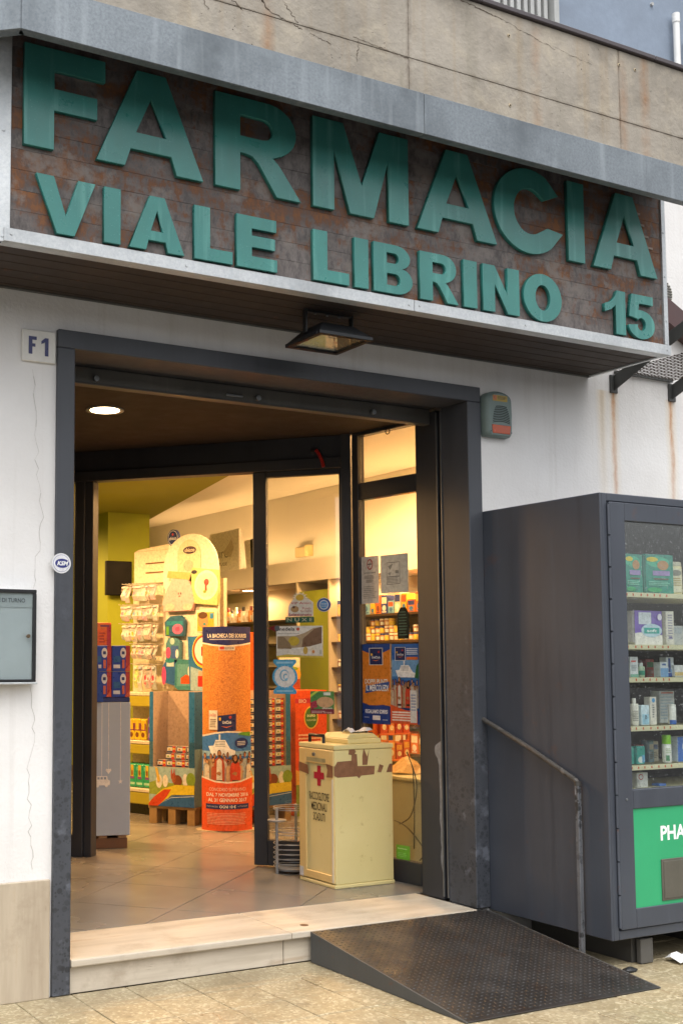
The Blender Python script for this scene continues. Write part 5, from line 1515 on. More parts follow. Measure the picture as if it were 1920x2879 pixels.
pr.rect(0, .985, 1, 1.0, '1e2456'); pr.poly([(0, .915), (.2, .905), (.5, .898), (.8, .905), (1, .915), (1, .99), (0, .99)], 'e6dfd4'); pr.poly([(0, .923), (.2, .913), (.5, .906), (.8, .913), (1, .923), (1, 1), (0, 1)], '232a66')
pr.text('LA BACHECA DEI SORRISI', .10, .945, .90, .965, 'eae6dc', .02); pr.lines(.14, .934, .86, .939, 1, 'b3b3c6', .9, 0)
pr.rect(.33, .882, .66, .905, 'ded6cc'); pr.rect(.345, .886, .44, .901, 'b8453c'); pr.text('FEDERFARMA', .45, .887, .645, .900, '77747c', .02)
pr.rect(.13, .49, .30, .585, 'e3dcd2'); pr.text('UniClub', .14, .555, .27, .57, 'c0453a', .01); pr.lines(.15, .5, .28, .545, 5, '8d8378', .5, .25)
pr.poly([(.30, .475), (.68, .487), (.68, .570), (.30, .558)], '1d2a63'); pr.text('UniClub', .40, .52, .58, .535, 'e9eaee', .02); pr.rect(.33, .535, .37, .550, 'dcb23c'); pr.poly([(.36, .508), (.48, .500), (.62, .512), (.48, .505)], 'd9702c'); pr.ell(.56, .552, .03, .008, 'a8383a', 8)
pr.poly([(0, .285), (1, .285), (1, .468), (.75, .482), (.5, .485), (.25, .478), (0, .462)], 'dfd8cc'); pr.poly([(0, .285), (1, .285), (1, .460), (.75, .474), (.5, .477), (.25, .470), (0, .454)], '3f78c4'); pr.rect(0, .36, 1, .385, '8fb4d4')
ship(pr, .12, .365, .66, .470); pr.poly([(.70, .468), (.98, .455), (.98, .478), (.80, .478)], '5f9a3a'); pr.ell(.79, .425, .14, .026, '1f3274', 18); pr.lines(.70, .412, .88, .436, 3, 'c9d0e0', .45, .1)
people(pr, .02, .225, .98, .398, 8, 3)
pr.poly([(0, 0), (1, 0), (1, .262), (.75, .243), (.5, .238), (.25, .243), (0, .262)], 'e6dccf'); pr.poly([(0, 0), (1, 0), (1, .254), (.75, .235), (.5, .230), (.25, .235), (0, .254)], ORG)
pr.text('CONCORSO SUPERVINCI', .14, .193, .86, .209, 'f0cfbf', 0); pr.text('DAL 7 NOVEMBRE 2016', .09, .166, .91, .184, 'f4e9e2', .02); pr.text('AL 31 GENNAIO 2017', .12, .140, .88, .158, 'f4e9e2', .02)
pr.rect(.08, .105, .92, .130, '252d66'); pr.text('OGNI 10 \u20ac', .34, .110, .66, .125, 'f2efec', .02); pr.text('PUOI VINCERE', .10, .113, .31, .121, 'b9bcd4', 0); pr.text('e Multipli', .70, .113, .89, .122, 'b9bcd4', 0)
pr.lines(.10, .03, .90, .088, 8, 'eba58a', .4, .1)
pr.build('print', tot)

# ================================================================ cardboard pallet displays
def pallet(fr, w, d, z0, z1, parent):
    WOOD = mat('pallet_wood', '9a7a4c', .8, var=.2, scale=18)
    for u in (.0, w/2-.035, w-.07):
        for v in (.0, d-.09):
            q = Bm(fr); q.box(u, u+.07, v, v+.09, z0, z1-.022); q.build('pallet_block', WOOD, parent, .002)
    for v in (0.0, .11, .22, .33):
        if v+.08 > d: break
        q = Bm(fr); q.box(-.01, w+.01, v, v+.085, z1-.0218, z1); q.build('pallet_board', WOOD, parent, .002)
def display_stand(label, fr, w, d, z1, group, full):
    o = fr((w/2, d/2, ZF)); rt = root('pallet_display', label, 'display stand', o, group)
    pallet(fr, w, d, ZF, .297, rt)
    BLUE = ink('2d6ba0'); z0 = .298
    b = Bm(fr)
    w0, w1, zb = .035, w-.055, .615
    b.box(0, w0, 0, d, z0, z1); b.box(w1, w, 0, d, z0, z1); b.box(w0+.0003, w1-.0003, 0, d, z0, zb); b.box(w0+.0003, w1-.0003, d-.01, d, zb+.0003, z1)
    b.build('carton', ink('b9a692'), rt)
    b = Bm(fr); b.box(w0+.001, w1-.001, d-.014, d-.0105, zb+.001, z1-.001); b.box(w1-.005, w1-.0005, .004, d-.015, zb+.001, z1-.001); b.build('lining', ink('b9a08a'), rt)
    pr = Pr(lambda u, v, h: fr((u*w, -h, z0+v*(z1-z0))))
    a0, a1 = w0/w, w1/w; vb = (zb-z0)/(z1-z0)
    for u0, u1 in ((0, a0), (a1, 1)):
        pr.rect(u0, vb, u1, 1, '2f6f9f', False); pr.rect(u0, vb, u1, vb+.22, '6f9fae', False)
    pr.k += pr.step
    pr.rect(0, 0, 1, vb, '9db8b4'); pr.poly([(0, .10), (0, .20), (.2, .23), (.5, .20), (.8, .24), (1, .22), (1, .1)], '8fa03f')
    for cx, cy, rx, ry, c_ in ((.22, .215, .07, .06, 'e2dcc6'), (.36, .22, .06, .055, 'dfd7c0'), (.63, .225, .10, .05, '7d4426'), (.55, .25, .05, .045, 'a85a34'), (.80, .23, .06, .06, 'dcd8cc'), (.92, .24, .10, .06, '7f9a35')):
        pr.ell(cx, cy, rx, ry, c_, 14)
    pr.poly([(.13, .34), (.19, .33), (.25, .22), (.20, .20)], 'd8b24a'); pr.ell(.50, .285, .015, .05, 'b5533c', 8); pr.ell(.56, .29, .015, .045, 'b5533c', 8)
    pr.poly([(0, 0), (.25, 0), (.5, .10), (1, .11), (1, .19), (.6, .19), (.3, .15), (0, .03)], 'd8c02e'); pr.poly([(0, 0), (.22, 0), (.40, .085), (.5, .15), (.34, .145), (.12, .08), (0, .02)], 'c8451f'); pr.poly([(.20, 0), (1, 0), (1, .11), (.6, .10), (.38, .06)], '2f5f93'); pr.poly([(.25, .02), (.5, .075), (1, .095), (1, .10), (.5, .08)], 'c9d3dc')
    pr.build('print', rt)
    pr = Pr(lambda u, v, h: fr((w+h, u*d, z0+v*(z1-z0)))); pr.rect(0, 0, 1, .5, '7fa3ac', False); pr.rect(0, .5, 1, 1, '2f6f9f', False)
    pr.build('side_print', rt)
    return rt, w0, w1, zb
sd = (Vector((2.615, 3.60))-Vector((2.375, 3.95)))
S1 = Fr((2.375, 3.95, 0), math.atan2(sd.y, sd.x))
DG = 'baby food pallet displays'
st1, a0, a1, zb = display_stand('nearly empty cardboard display stand on a pallet left of the totem', S1, sd.length, .26, 1.232, DG, False)
def food_tin(fr, u, v, z, label, group, i, w=.085, h=.052):
    o = fr((u, v, z)); rt = root('food_pack', label, 'food pack', o, group)
    b = Bm(fr); b.box(u-w/2, u+w/2, v, v+.06, z, z+h); b.build('sleeve', ink('c9c6bd'), rt, .003)
    pr = Pr(lambda a, c_, hh: fr((u-w/2+a*w, v-hh, z+c_*h)), step=.0004, h0=.0004)
    pr.rect(0, .0, 1, .22, '2d3350'); pr.rect(0, .86, 1, 1, '2d3350'); pr.rect(.62, 0, .95, 1, 'b83a2c'); pr.rect(.66, .45, .9, .7, 'e3c34a'); pr.ell(.28, .55, .22, .22, 'dfd9c2', 12); pr.ell(.28, .52, .12, .14, ('b8653c', '7d9a3e', 'c9a23e')[i % 3], 10)
    pr.build('print', rt)
    return rt
for r_ in range(3):
    us = (.10, .19, .28, .365) if r_ == 0 else (.17, .265, .36)
    for i, u in enumerate(us):
        food_tin(S1, u, .03+(.02*r_ if r_ else 0), .618+r_*.056, 'small food pack, %s from left in the %s layer of the nearly empty display' % (ORD[i], ('bottom', 'middle', 'top')[r_]), 'food packs in the nearly empty display', i+r_)
S2 = Fr((2.93, 3.40, 0), math.atan2(.10, .50))
st2, a0, a1, zb = display_stand('full cardboard display stand on a pallet seen through the glass leaf', S2, .56, .36, 1.235, DG, True)
k = 0
for r_ in range(9):
    for i, u in enumerate((.12, .22, .32, .42)):
        food_tin(S2, u+.02, .004, .620+r_*.0625, 'small food pack, %s from left in the %s row up of the full display' % (ORD[i], ORD[r_]), 'food packs in the full display', i+r_, .092, .055)
# orange display behind
od = root('orange_display', 'tall orange cardboard display with a green round badge', 'display stand', (3.83, 3.9, ZF))
OF = Fr((3.66, 3.72, 0), .06)
b = Bm(OF); b.box(0, .345, 0, .30, ZF, 1.232); b.build('carton', ink('d9521c'), od, .004)
pr = Pr(wallf(OF))
pr.rect(0, 1.12, .345, 1.16, 'b3303a'); pr.text('BIO', .04, 1.122, .12, 1.155, 'e0b9a8', .02); pr.ell(.17, .995, .078, .10, 'd8b04a'); pr.ell(.17, .995, .066, .088, '47702c'); pr.text('solo', .125, 1.0, .215, 1.03, 'cfd8b4', .02); pr.text('naturale', .118, .965, .222, .985, 'cfd8b4', 0); pr.lines(.03, .80, .32, .86, 2, 'eab391', .45, .1); pr.poly([(0, ZF), (.345, ZF), (.345, .40), (0, .55)], 'd9a03a'); pr.poly([(0, ZF), (.345, ZF), (.345, .30), (.1, .42), (0, .42)], '7f8f2c')
pr.build('print', od)
ob_ = root('display_board', 'plain orange display board behind the blue ear sticker', 'display board', (3.2, 3.9, ZF))
b = Bm(Fr((2.98, 3.86, 0), .05)); b.box(0, .46, 0, .03, ZF, 1.735); b.build('board', ink('d9521c'), ob_, .003)
fb = root('fruit_picture', 'fruit basket picture panel beside the ear sticker', 'picture panel', (3.70, 3.8, 1.24))
FF = Fr((3.55, 3.80, 0), .05)
b = Bm(FF); b.box(0, .22, 0, .02, ZF, 1.52); b.build('board', ink('d9b44a'), fb, .002)
pr = Pr(wallf(FF)); pr.rect(0, 1.43, .22, 1.52, 'dfd8b8'); pr.ell(.10, 1.39, .05, .04, 'd2502a'); pr.ell(.17, 1.37, .06, .05, 'e0a02c'); pr.ell(.06, 1.36, .05, .04, 'd9702a'); pr.ell(.14, 1.42, .06, .018, '7f9a2f'); pr.rect(0, 1.24, .22, 1.33, 'b5552a'); pr.lines(0, 1.24, .22, 1.33, 5, '8a3a1c', .35, 0); pr.build('print', fb)

# ================================================================ baby-care gondola
GD = Vector((.31, -.95)).normalized()
GF = Fr((2.565, 4.716, 0), math.atan2(GD.y, GD.x))
gon = root('baby_gondola', 'cream baby-care shelf unit with arched header and hanging hooks', 'shelf unit', GF((.4, .2, ZF)))
CRM = ink('d6cbb0'); YEL = mat('yellow_green_shelf', (.42, .36, .03), .5, var=.05)
b = Bm(GF); b.box(-.20, .94, .20, .24, .30, 2.20); b.build('back_panel', CRM, gon)
b = Bm(GF); b.box(-.16, .30, .17, .199, 2.195, 2.49); b.prism([(-.16, 2.4905), (.30, 2.4905), (.30, 2.54), (-.10, 2.51)], .17, .199, 'y'); hd = b.build('header_panel', CRM, gon, .004)
for z in (2.285, 2.37):
    b = Bm(GF); b.box(.0, .27, .166, .1695, z, z+.012); b.build('slot', ink('6a4a2c'), hd)
b = Bm(GF); pts = [(.295, 1.24), (.97, 1.24), (.965, 2.30)] + [(.63+.33*math.cos(R(t)), 2.30+.30*math.sin(R(t))) for t in range(0, 181, 12)] + [(.30, 2.30)]
b.prism(pts, .10, .125, 'y'); arch = b.build('arch_panel', ink('dcd2bd'), gon, .004)
b = Bm(GF); b.prism([(.49, 2.10), (.76, 2.10)]+[(.625+.145*math.cos(R(t)), 2.40+.15*math.sin(R(t))) for t in range(0, 181, 15)], .094, .0995, 'y'); pn = b.build('logo_panel', ink('c3bd9a'), arch, .002)
pr = Pr(wallf(GF, (0, .094, 0))); pr.ell(.635, 2.455, .08, .034, '3b2430', 18); pr.text('chicco', .575, 2.44, .695, 2.472, 'cfc2a8', .02); pr.ell(.62, 2.32, .06, .05, '93a68c'); pr.ell(.58, 2.24, .04, .03, 'a9b79e'); pr.ell(.69, 2.22, .045, .04, '93a68c'); pr.build('print', pn)
b = Bm(GF); b.prism([(.38+.07*math.cos(R(t)), 2.585+.075*math.sin(R(t))) for t in range(0, 360, 15)], .14, .165, 'y'); rd = b.build('round_sign', ink('1f2c5e'), gon)
pr = Pr(wallf(GF, (0, .14, 0))); pr.ell(.38, 2.585, .062, .066, 'c9ccd6', 24); pr.ell(.38, 2.585, .056, .06, '1f2c5e', 24); pr.text('chicco', .335, 2.565, .425, 2.595, 'd9dbe2', .02); pr.ell(.38, 2.615, .012, .012, 'b03a34', 8); pr.build('print', rd)
for z0, z1, d0 in ((1.085, 1.211, -.05), (.672, .79, -.08), (.245, .38, -.12)):
    b = Bm(GF); b.box(-.22, .92, d0, .199, z0, z1-.03); b.build('ledge', YEL, gon, .01, 2)
    b = Bm(GF); b.box(-.22, .92, d0-.004, .199, z1-.0298, z1); b.build('ledge_top', CRM, gon, .004)
b = Bm(GF); b.box(-.20, .91, -.06, .20, ZF+.001, .2445); b.build('kick', ink('3a3420'), gon)
HG = 'baby accessory packs on the hooks'
cols = ['cfcac0', 'c9b8b0', 'bdb9b0', 'd0aeb0', 'b4bcb4']; acc = ['d98a9a', 'd8b545', '8fb0c9', '9ac27a', 'c9a8cc', 'd9955a', 'e0dccf']
def hang_pack(u, z, w, h, label, i, lean=0.0, base=None, a=None, group=HG, v=.02):
    o = GF((u, v, z-h)); rt = root('hanging_pack', label, 'hanging pack', o, group)
    b = Bm(GF)
    vs = [(u-w/2, v+.006, z), (u+w/2, v+.002, z), (u+w/2+lean, v+.004, z-h*.28), (u-w/2+lean, v+.010, z-h*.28), (u-w/2+lean*1.6, v-.012, z-h*.68), (u+w/2+lean*1.6, v-.016, z-h*.68), (u+w/2+lean*2, v+.006, z-h), (u-w/2+lean*2, v+.010, z-h)]
    vb = [(x, y+.018, zz_) for x, y, zz_ in vs]
    b.add(vs+vb, [(0, 3, 2, 1), (3, 4, 5, 2), (4, 7, 6, 5), (8, 9, 10, 11), (11, 10, 13, 12), (12, 13, 14, 15), (0, 8, 11, 3), (3, 11, 12, 4), (4, 12, 15, 7), (1, 2, 10, 9), (2, 5, 13, 10), (5, 6, 14, 13), (0, 1, 9, 8), (7, 15, 14, 6)])
    b.build('pouch', ink(base or cols[i % 5]), rt, .003)
    pr = Pr(lambda x, y, hh: GF((u-w/2+lean+x*w+lean*(1-y), v-.004-.010*(1-abs(2*y-1))-hh, z-h+y*h)), step=.0004, h0=.0012)
    c_ = a or acc[(i*3+1) % 7]
    k_ = random.random()
    if k_ < .4: pr.ell(.35+.3*random.random(), .32+.2*random.random(), .16, .11, c_, 9)
    elif k_ < .75: pr.rect(.2, .15, .2+.25*random.random()+.12, .6, c_)
    else: pr.poly([(.15, .2), (.8, .25+.2*random.random()), (.7, .62), (.3, .55)], c_)
    pr.lines(.15, .64, .85, .80, 3, 'a9a196', .4, .5); pr.rect(.12, .86, .88, .97, ('e2dccf', 'cfb2a8', 'aebcc8', 'd9d2c2')[i % 4])
    pr.build('print', rt)
    return rt
ROWS = [(2.17, -.105, .30, 9, .145, 'top'), (1.985, -.15, .30, 9, .135, 'second'), (1.815, -.15, .30, 9, .145, 'third'), (1.632, .0, .30, 7, .13, 'fourth'), (1.452, .02, .30, 7, .22, 'bottom')]
HOOK = ink('c9c4b8')
for zi, (z, u0, u1, n, h, nm) in enumerate(ROWS):
    for i in range(n):
        u = u0+(u1-u0)*(i+.5)/n
        hp = (z+.012)
        b = Bm(GF); b.tube([(u, .195, z+.005), (u, .03, z+.004), (u, -.05, z+.012)], .003, 6); b.build('hook', HOOK, gon)
        hang_pack(u+random.uniform(-.006, .006), z-random.uniform(0, .01), (u1-u0)/n*1.25, h*random.uniform(.88, 1.05), 'small hanging baby pack, %s from left on the %s hook row' % (ORD[i], nm), i+zi*2, random.uniform(-.015, .012), v=.0+random.uniform(-.012, .02), base=('c9d68a' if zi == 4 and i < 2 else None), a=('d9455a' if zi == 4 and i > 2 else None))
CG = 'larger goods hung on the arched panel'
def flat_item(name, label, pts, v0, v1, col, draw, cat, bev=.004):
    us = [p[0] for p in pts]; zs2 = [p[1] for p in pts]
    rt = root(name, label, cat, GF(((min(us)+max(us))/2, v0, min(zs2))), CG)
    b = Bm(GF); b.prism(pts, v0, v1, 'y'); b.build('body', ink(col), rt, bev)
    pr = Pr(wallf(GF, (0, v0, 0)), step=.0006); draw(pr)
    if pr.v: pr.build('print', rt)
    return rt
def egg(cu, cz, ru, rz_, k=0.0, n=22):
    return [(cu+ru*math.cos(2*math.pi*i/n)*(1-k*math.sin(2*math.pi*i/n)), cz+rz_*math.sin(2*math.pi*i/n)) for i in range(n)]
def d_bib(p):
    p.ell(.545, 2.075, .006, .012, '3a2a24', 8); p.ell(.575, 2.075, .006, .012, '3a2a24', 8); p.ell(.56, 2.052, .012, .006, '7d4a48', 8); p.poly([(.40, 2.22), (.68, 2.19), (.70, 2.25), (.42, 2.28)], 'd9a060'); p.ell(.44, 1.96, .06, .035, 'd0b7a4'); p.ell(.66, 1.955, .06, .03, 'd0b7a4')
flat_item('towel_pack', 'pink towel in a clear bag hung on the arched panel', [(.36, 1.92), (.70, 1.92), (.735, 2.0), (.70, 2.13), (.64, 2.22), (.56, 2.265), (.47, 2.22), (.40, 2.12), (.34, 2.0)], .045, .085, 'd8a9a4', d_bib, 'towel')
def d_plate(p):
    p.ell(.875, 2.135, .14, .128, 'e0dac6', 28); p.ell(.875, 2.135, .115, .104, 'd6cfb4', 28); p.ell(.88, 2.16, .03, .03, 'b8453c', 10); p.rect(.862, 2.085, .884, 2.135, '9a4038'); p.ell(.86, 2.08, .02, .014, '7f9a3a', 8); p.ell(.735, 2.255, .035, .016, '2a2430', 14); p.ell(.70, 2.02, .018, .014, '4a7a44', 10)
flat_item('plate_pack', 'round white feeding plate on a pale green card', [(.685, 1.985), (1.0, 1.955), (1.02, 2.06), (1.01, 2.26), (.70, 2.295)], .050, .080, 'b7bd78', d_plate, 'plate')
def d_cup(p): p.rect(.40, 1.80, .60, 1.835, '2f7f8f'); p.ell(.535, 1.765, .065, .045, 'd06a92', 16); p.ell(.535, 1.765, .03, .022, 'b8486f', 10); p.rect(.395, 1.715, .43, 1.79, '5f9a3a')
flat_item('cup_pack', 'teal card pack with a pink cup below the towel', [(.38, 1.705), (.60, 1.70), (.615, 1.84), (.56, 1.885), (.44, 1.88), (.37, 1.83)], .045, .085, '2f5f7a', d_cup, 'cup')
def d_cup2(p): p.ell(.47, 1.66, .03, .03, 'a8c4bc', 12); p.ell(.42, 1.56, .03, .05, 'd0527f', 12); p.rect(.455, 1.51, .545, 1.62, '3f5f9a'); p.ell(.53, 1.55, .02, .04, 'cfd6d8', 10)
flat_item('cup_pack', 'teal topped pack of pink and blue cups in the middle', [(.385, 1.50), (.555, 1.495), (.555, 1.66), (.50, 1.69), (.42, 1.69), (.385, 1.64)], .045, .085, '4f7f88', d_cup2, 'cup')
flat_item('bottle_pack', 'blue bottle and pink bottle pack at the lower left of panel', [(.345, 1.30), (.50, 1.27), (.505, 1.44), (.48, 1.50), (.40, 1.51), (.345, 1.44)], .045, .085, '2f5f96', lambda p: (p.ell(.365, 1.36, .028, .08, 'cf4a7d', 14), p.rect(.40, 1.44, .49, 1.475, 'b9ccd0'), p.ell(.44, 1.49, .06, .02, '2f7f86', 12)), 'bottle')
flat_item('swim_bag', 'teal rounded swim bag with an orange patch', [(.50, 1.26), (.545, 1.235), (.73, 1.235), (.755, 1.27), (.75, 1.46), (.72, 1.50), (.54, 1.50), (.505, 1.46)], .040, .082, '3f7f84', lambda p: (p.poly([(.53, 1.27), (.73, 1.27), (.73, 1.46), (.54, 1.46)], '5f979a'), p.poly([(.58, 1.29), (.73, 1.29), (.735, 1.35), (.64, 1.37), (.58, 1.34)], 'c8552c'), p.ell(.70, 1.40, .035, .055, 'd9d6cc', 12)), 'bag')
def d_baby(p): p.rect(.80, 1.74, .995, 1.90, 'b9a83c'); p.ell(.87, 1.83, .06, .065, 'c08a5e', 18); p.ell(.865, 1.875, .055, .03, '5b3a24', 14); p.ell(.885, 1.80, .016, .012, '3f8f92', 8); p.rect(.95, 1.845, .99, 1.89, '3f86b8')
flat_item('baby_box', 'tilted card box with a printed baby face', [(.79, 1.73), (1.005, 1.735), (.995, 1.93), (.785, 1.92)], .02, .06, 'd8d3bc', d_baby, 'box')
# tall card with an n-shaped logo beside the totem
nc = root('logo_card', 'blue and white card with a red letter behind the totem', 'display card', GF((.9, -.06, 1.22)), None)
b = Bm(GF); b.prism([(.765, 1.225), (1.09, 1.225), (1.09, 1.70), (.735, 1.695)], -.035, -.02, 'y'); b.build('board', ink('2f6f9f'), nc)
pr = Pr(wallf(GF, (0, -.035, 0))); pr.ell(.93, 1.57, .14, .145, 'd8c23a', 24); pr.ell(.93, 1.575, .13, .13, 'c8452c', 24); pr.ell(.94, 1.575, .12, .115, 'e6e2da', 24); pr.text('n', .90, 1.53, .99, 1.61, 'c02f2a', .04); pr.poly([(.775, 1.235), (1.08, 1.235), (1.08, 1.36), (.775, 1.44)], '9cb9c2'); pr.rect(.86, 1.27, .95, 1.36, 'b8342c'); pr.rect(.87, 1.36, .93, 1.40, 'd9a78a'); pr.build('print', nc)
# goods on the ledges
for i in range(3):
    u = .0+i*.075
    f2 = Fr(GF((u+.03, -.02, 0)), GF_yaw if False else math.atan2(GD.y, GD.x))
    carton('yellow_pack', 'yellow and purple pack, %s from left on the middle ledge' % ORD[i], 'pack', *GF((u+.03, -.03, 0))[:2], .7905, .07, .08, .185, [('r', 0, .45, 1, .8, '7d2f5a'), ('r', .2, .5, .8, .95, 'd9b62e'), ('e', .5, .25, .3, .12, '7a4a2c')], 'd9bd2c', 'packs on the middle ledge', math.atan2(GD.y, GD.x), .008)
carton('purple_pack', 'purple pack at the right end of the middle ledge', 'pack', *GF((.30, -.04, 0))[:2], .7905, .11, .08, .205, [('e', .5, .2, .35, .12, 'a98acb'), ('e', .4, .65, .25, .1, '8fb07a'), ('e', .3, .28, .1, .06, 'd9c23a')], '6f4a97', 'packs on the middle ledge', math.atan2(GD.y, GD.x), .008)
for i in range(4):
    carton('green_nappy_pack', 'bright green nappy pack, %s from left on the bottom ledge' % ORD[i], 'nappy pack', *GF((-.01+i*.095, -.07, 0))[:2], .3805, .09, .14, .205, [('r', .3, .45, .7, .95, 'd8b83a'), ('e', .5, .62, .14, .12, '8a5a34'), ('r', .25, .36, .8, .46, '7d4f8a'), ('r', .1, .12, .9, .22, 'a9dcb8'), ('e', .2, .8, .12, .1, '6fcf9a')], '35a878', 'green nappy packs on the bottom ledge', math.atan2(GD.y, GD.x), .012)

# ================================================================ grey-blue carton with mobile print, boxes on it
GB = Fr((1.405, 2.862, 0), math.atan2(-.072, .262))
gb = root('mobile_carton', 'tall grey-blue floor carton printed with a nursery mobile', 'display carton', GB((.13, .2, ZF)))
b = Bm(GB); b.box(0, .272, 0, .36, .245, 1.188); b.build('carton', mat('grey_blue_card', 'a3aec0', .5, var=.05, scale=3), gb, .004)
b = Bm(GB); b.box(.0, .255, .012, .34, ZF+.001, .225); b.build('plinth', mat('brown_plinth_card', '6b4a33', .8), gb, .003)
for u in (.05, .19):
    b = Bm(GB); b.box(u, u+.06, .02, .32, .2255, .2445); b.build('batten', ink('a67c50'), gb)
pr = Pr(wallf(GB)); LT = 'e6e0da'
for u, z in ((.064, .66), (.112, .71), (.198, .63)): pr.rect(u, z, u+.004, 1.186, LT)
pr.poly([(.01, .60), (.125, .60), (.125, .632), (.11, .640), (.105, .665), (.03, .665), (.02, .64), (.01, .632)], LT)
for u in (.035, .058, .082): pr.rect(u, .642, u+.016, .658, '8b97a8', False)
pr.k += pr.step
pr.ell(.036, .600, .012, .014, LT, 12); pr.ell(.100, .600, .012, .014, LT, 12)
pr.poly([(.114, .68), (.135, .705), (.130, .718), (.114, .712), (.098, .718), (.093, .705)], LT)
pr.poly([(.200+.018*(1 if k % 2 == 0 else .42)*math.sin(R(k*36)), .625+.02*(1 if k % 2 == 0 else .42)*math.cos(R(k*36))) for k in range(10)], LT)
pr.build('print', gb)
NG = 'navy medicine boxes on the grey carton'
navy = [('r', .76, 0, 1, 1, 'a8342a'), ('e', .62, .72, .16, .20, 'd8d9de'), ('r', .54, .66, .70, .78, '2a3a78'), ('r', .1, .35, .45, .6, '2d5c94'), ('r', .08, .12, .45, .26, 'c9ccd6'), ('r', .56, .12, .70, .45, 'c8654a'), ('p', [(.70, .02), (1, .02), (1, .3)], 'c9552c')]
for r_ in range(2):
    for c_ in range(2):
        f2 = GB((.068+.136*c_, .02, 0))
        carton('navy_box', 'navy and red medicine box, %s of the %s layer on the grey carton' % (('left', 'right')[c_], ('lower', 'upper')[r_]), 'box', f2.x, f2.y, 1.2235+r_*.186, .132, .20, .184, navy, '2642a4', NG, math.atan2(-.072, .262))
b = Bm(GB); b.box(.004, .268, .005, .34, 1.189, 1.222); lo_ = tag(b.build('low_tray', ink('28306a'), None, .003), 'low navy tray under the medicine boxes on grey carton', 'tray')
nv = root('display_wing', 'plain navy slanted cardboard wing at the door post', 'display card', GB((-.05, -.02, 1.19)))
b = Bm(GB); b.prism([(-.10, 1.19), (.072, 1.19), (.012, 1.595), (-.10, 1.598)], -.03, -.012, 'y'); b.build('board', ink('1d3f96'), nv, .002)
p_ = GB((.065, .06, 0))
carton('orange_box', 'orange printed box on top of the navy medicine boxes', 'box', p_.x, p_.y, 1.5955, .145, .12, .165, [('r', .78, 0, 1, .9, 'b03038'), ('r', .15, .70, .75, .95, 'd9702c'), ('r', .45, .82, .9, .90, '6a3a5a'), ('l', .4, .1, .7, .6, 4, 'b0401c'), ('e', .12, .75, .1, .16, '4a5a2a')], 'dd6420', None, math.atan2(-.072, .262))
b = Bm(); b.box(2.655, 2.925, 5.50, 5.55, 2.125, 2.46); tv = tag(b.build('television', mat('black_screen', (.002, .002, .002), .5, bump=0, spec=.15), None, .006), 'black flat television screen on the green column', 'television')
b = Bm(); b.box(2.75, 2.83, 5.5505, 5.60, 2.22, 2.36); b.build('wall_mount', BLACK, tv)

# ================================================================ lit wall shelving along the right wall
ws = root('wall_shelving', 'warm lit wall shelving along the right side of the shop', 'shelving', (4.65, 4, ZF))
SHC = mat('shelf_cream', (.62, .55, .42), .5, var=.04)
LEV = (1.905, 1.667, 1.431, 1.198, .95, .70, .47)
for y0, y1 in ((1.2, 4.27), (4.86, 7.6)):
    for z in LEV:
        b = Bm(); b.box(4.42, 4.86, y0, y1, z-.022, z-.001); b.build('shelf', mat('bronze_shelf', '4a3520', .4, .3), ws, .002)
    b = Bm(); b.box(4.862, 4.898, y0, y1, ZF+.1, 2.26); b.build('back', SHC, ws)
    b = Bm(); b.box(4.44, 4.86, y0, y1, ZF+.001, .40); b.build('base_cabinet', SHC, ws)
b = Bm(); b.box(4.405, 4.86, 4.275, 4.30, ZF+.001, 2.26); b.box(4.405, 4.86, 4.83, 4.855, ZF+.001, 2.26); b.build('side_panel', SHC, ws)
b = Bm(); b.box(4.43, 4.46, 4.301, 4.829, ZF+.001, 2.17); b.build('olive_panel', LIME, ws)
# goods: cartons and jars; facing the aisle (-x)
WY = -math.pi/2
pal = [('d9702c', 'orange'), ('d8c9a0', 'cream'), ('2d3f86', 'navy'), ('d7a52c', 'yellow'), ('7fb0c9', 'light blue'), ('e0ddd2', 'white'), ('8fb04a', 'green'), ('b8343a', 'red')]
def shelf_box(y, z, w, h, col, label, group, d=.10):
    c2, c3 = random.choice(('e6dcc4', '2a3570', 'd9552c', 'dcb83a')), random.choice(('7a3a2a', '3f6f9a', 'e6e0d2'))
    return carton('shelf_carton', label, 'carton', 4.45, y, z, w, d, h, [('r', .08, .55, .92, .9, c2), ('e', .5, .30, .3, .16, c3), ('r', .15, .06, .85, .12, c3)], col, group, WY)
def shelf_jar(y, z, r, h, i, label, group):
    return canister('food_jar', label, 'jar', 4.50, y, z, r, h, ('b8763a', 'c9a24a', '8f5a34')[i % 3], ('28356f', 'e0dccf', 'd0b23a')[(i//2) % 3], [('r', 0, .15, 1, .75, ('e0d8bc', 'd9c24a', 'cfe0d8')[i % 3])], .24, group)
rows = [(LEV[0], 'upper', 'cartons'), (LEV[1], 'middle', 'jars'), (LEV[4], 'low', 'jars'), (LEV[5], 'lower', 'cartons')]
G1 = 'goods on the lit wall shelves'
y = 3.98; i = 0
while y > 2.62:
    w = random.choice((.075, .09, .11, .085)); c_ = pal[(0, 2, 4, 3, 0, 2, 4, 1, 3, 0)[i % 10]]
    shelf_box(y-w/2, LEV[0], w*.96, random.uniform(.15, .19) if i % 3 else .11, c_[0], '%s carton, %s from the rear on the upper lit wall shelf' % (c_[1], ORD[i]), G1); y -= w+.008; i += 1
y = 3.98; i = 0
while y > 2.62:
    for lv in range(3 if 3 < i < 9 else (2 if i % 4 else 1)):
        shelf_jar(y, LEV[1]+lv*.066, .031, .064, i+lv, 'food jar, %s from the rear and %s up on the middle lit wall shelf' % (ORD[i], ORD[lv]), G1)
    y -= .068; i += 1
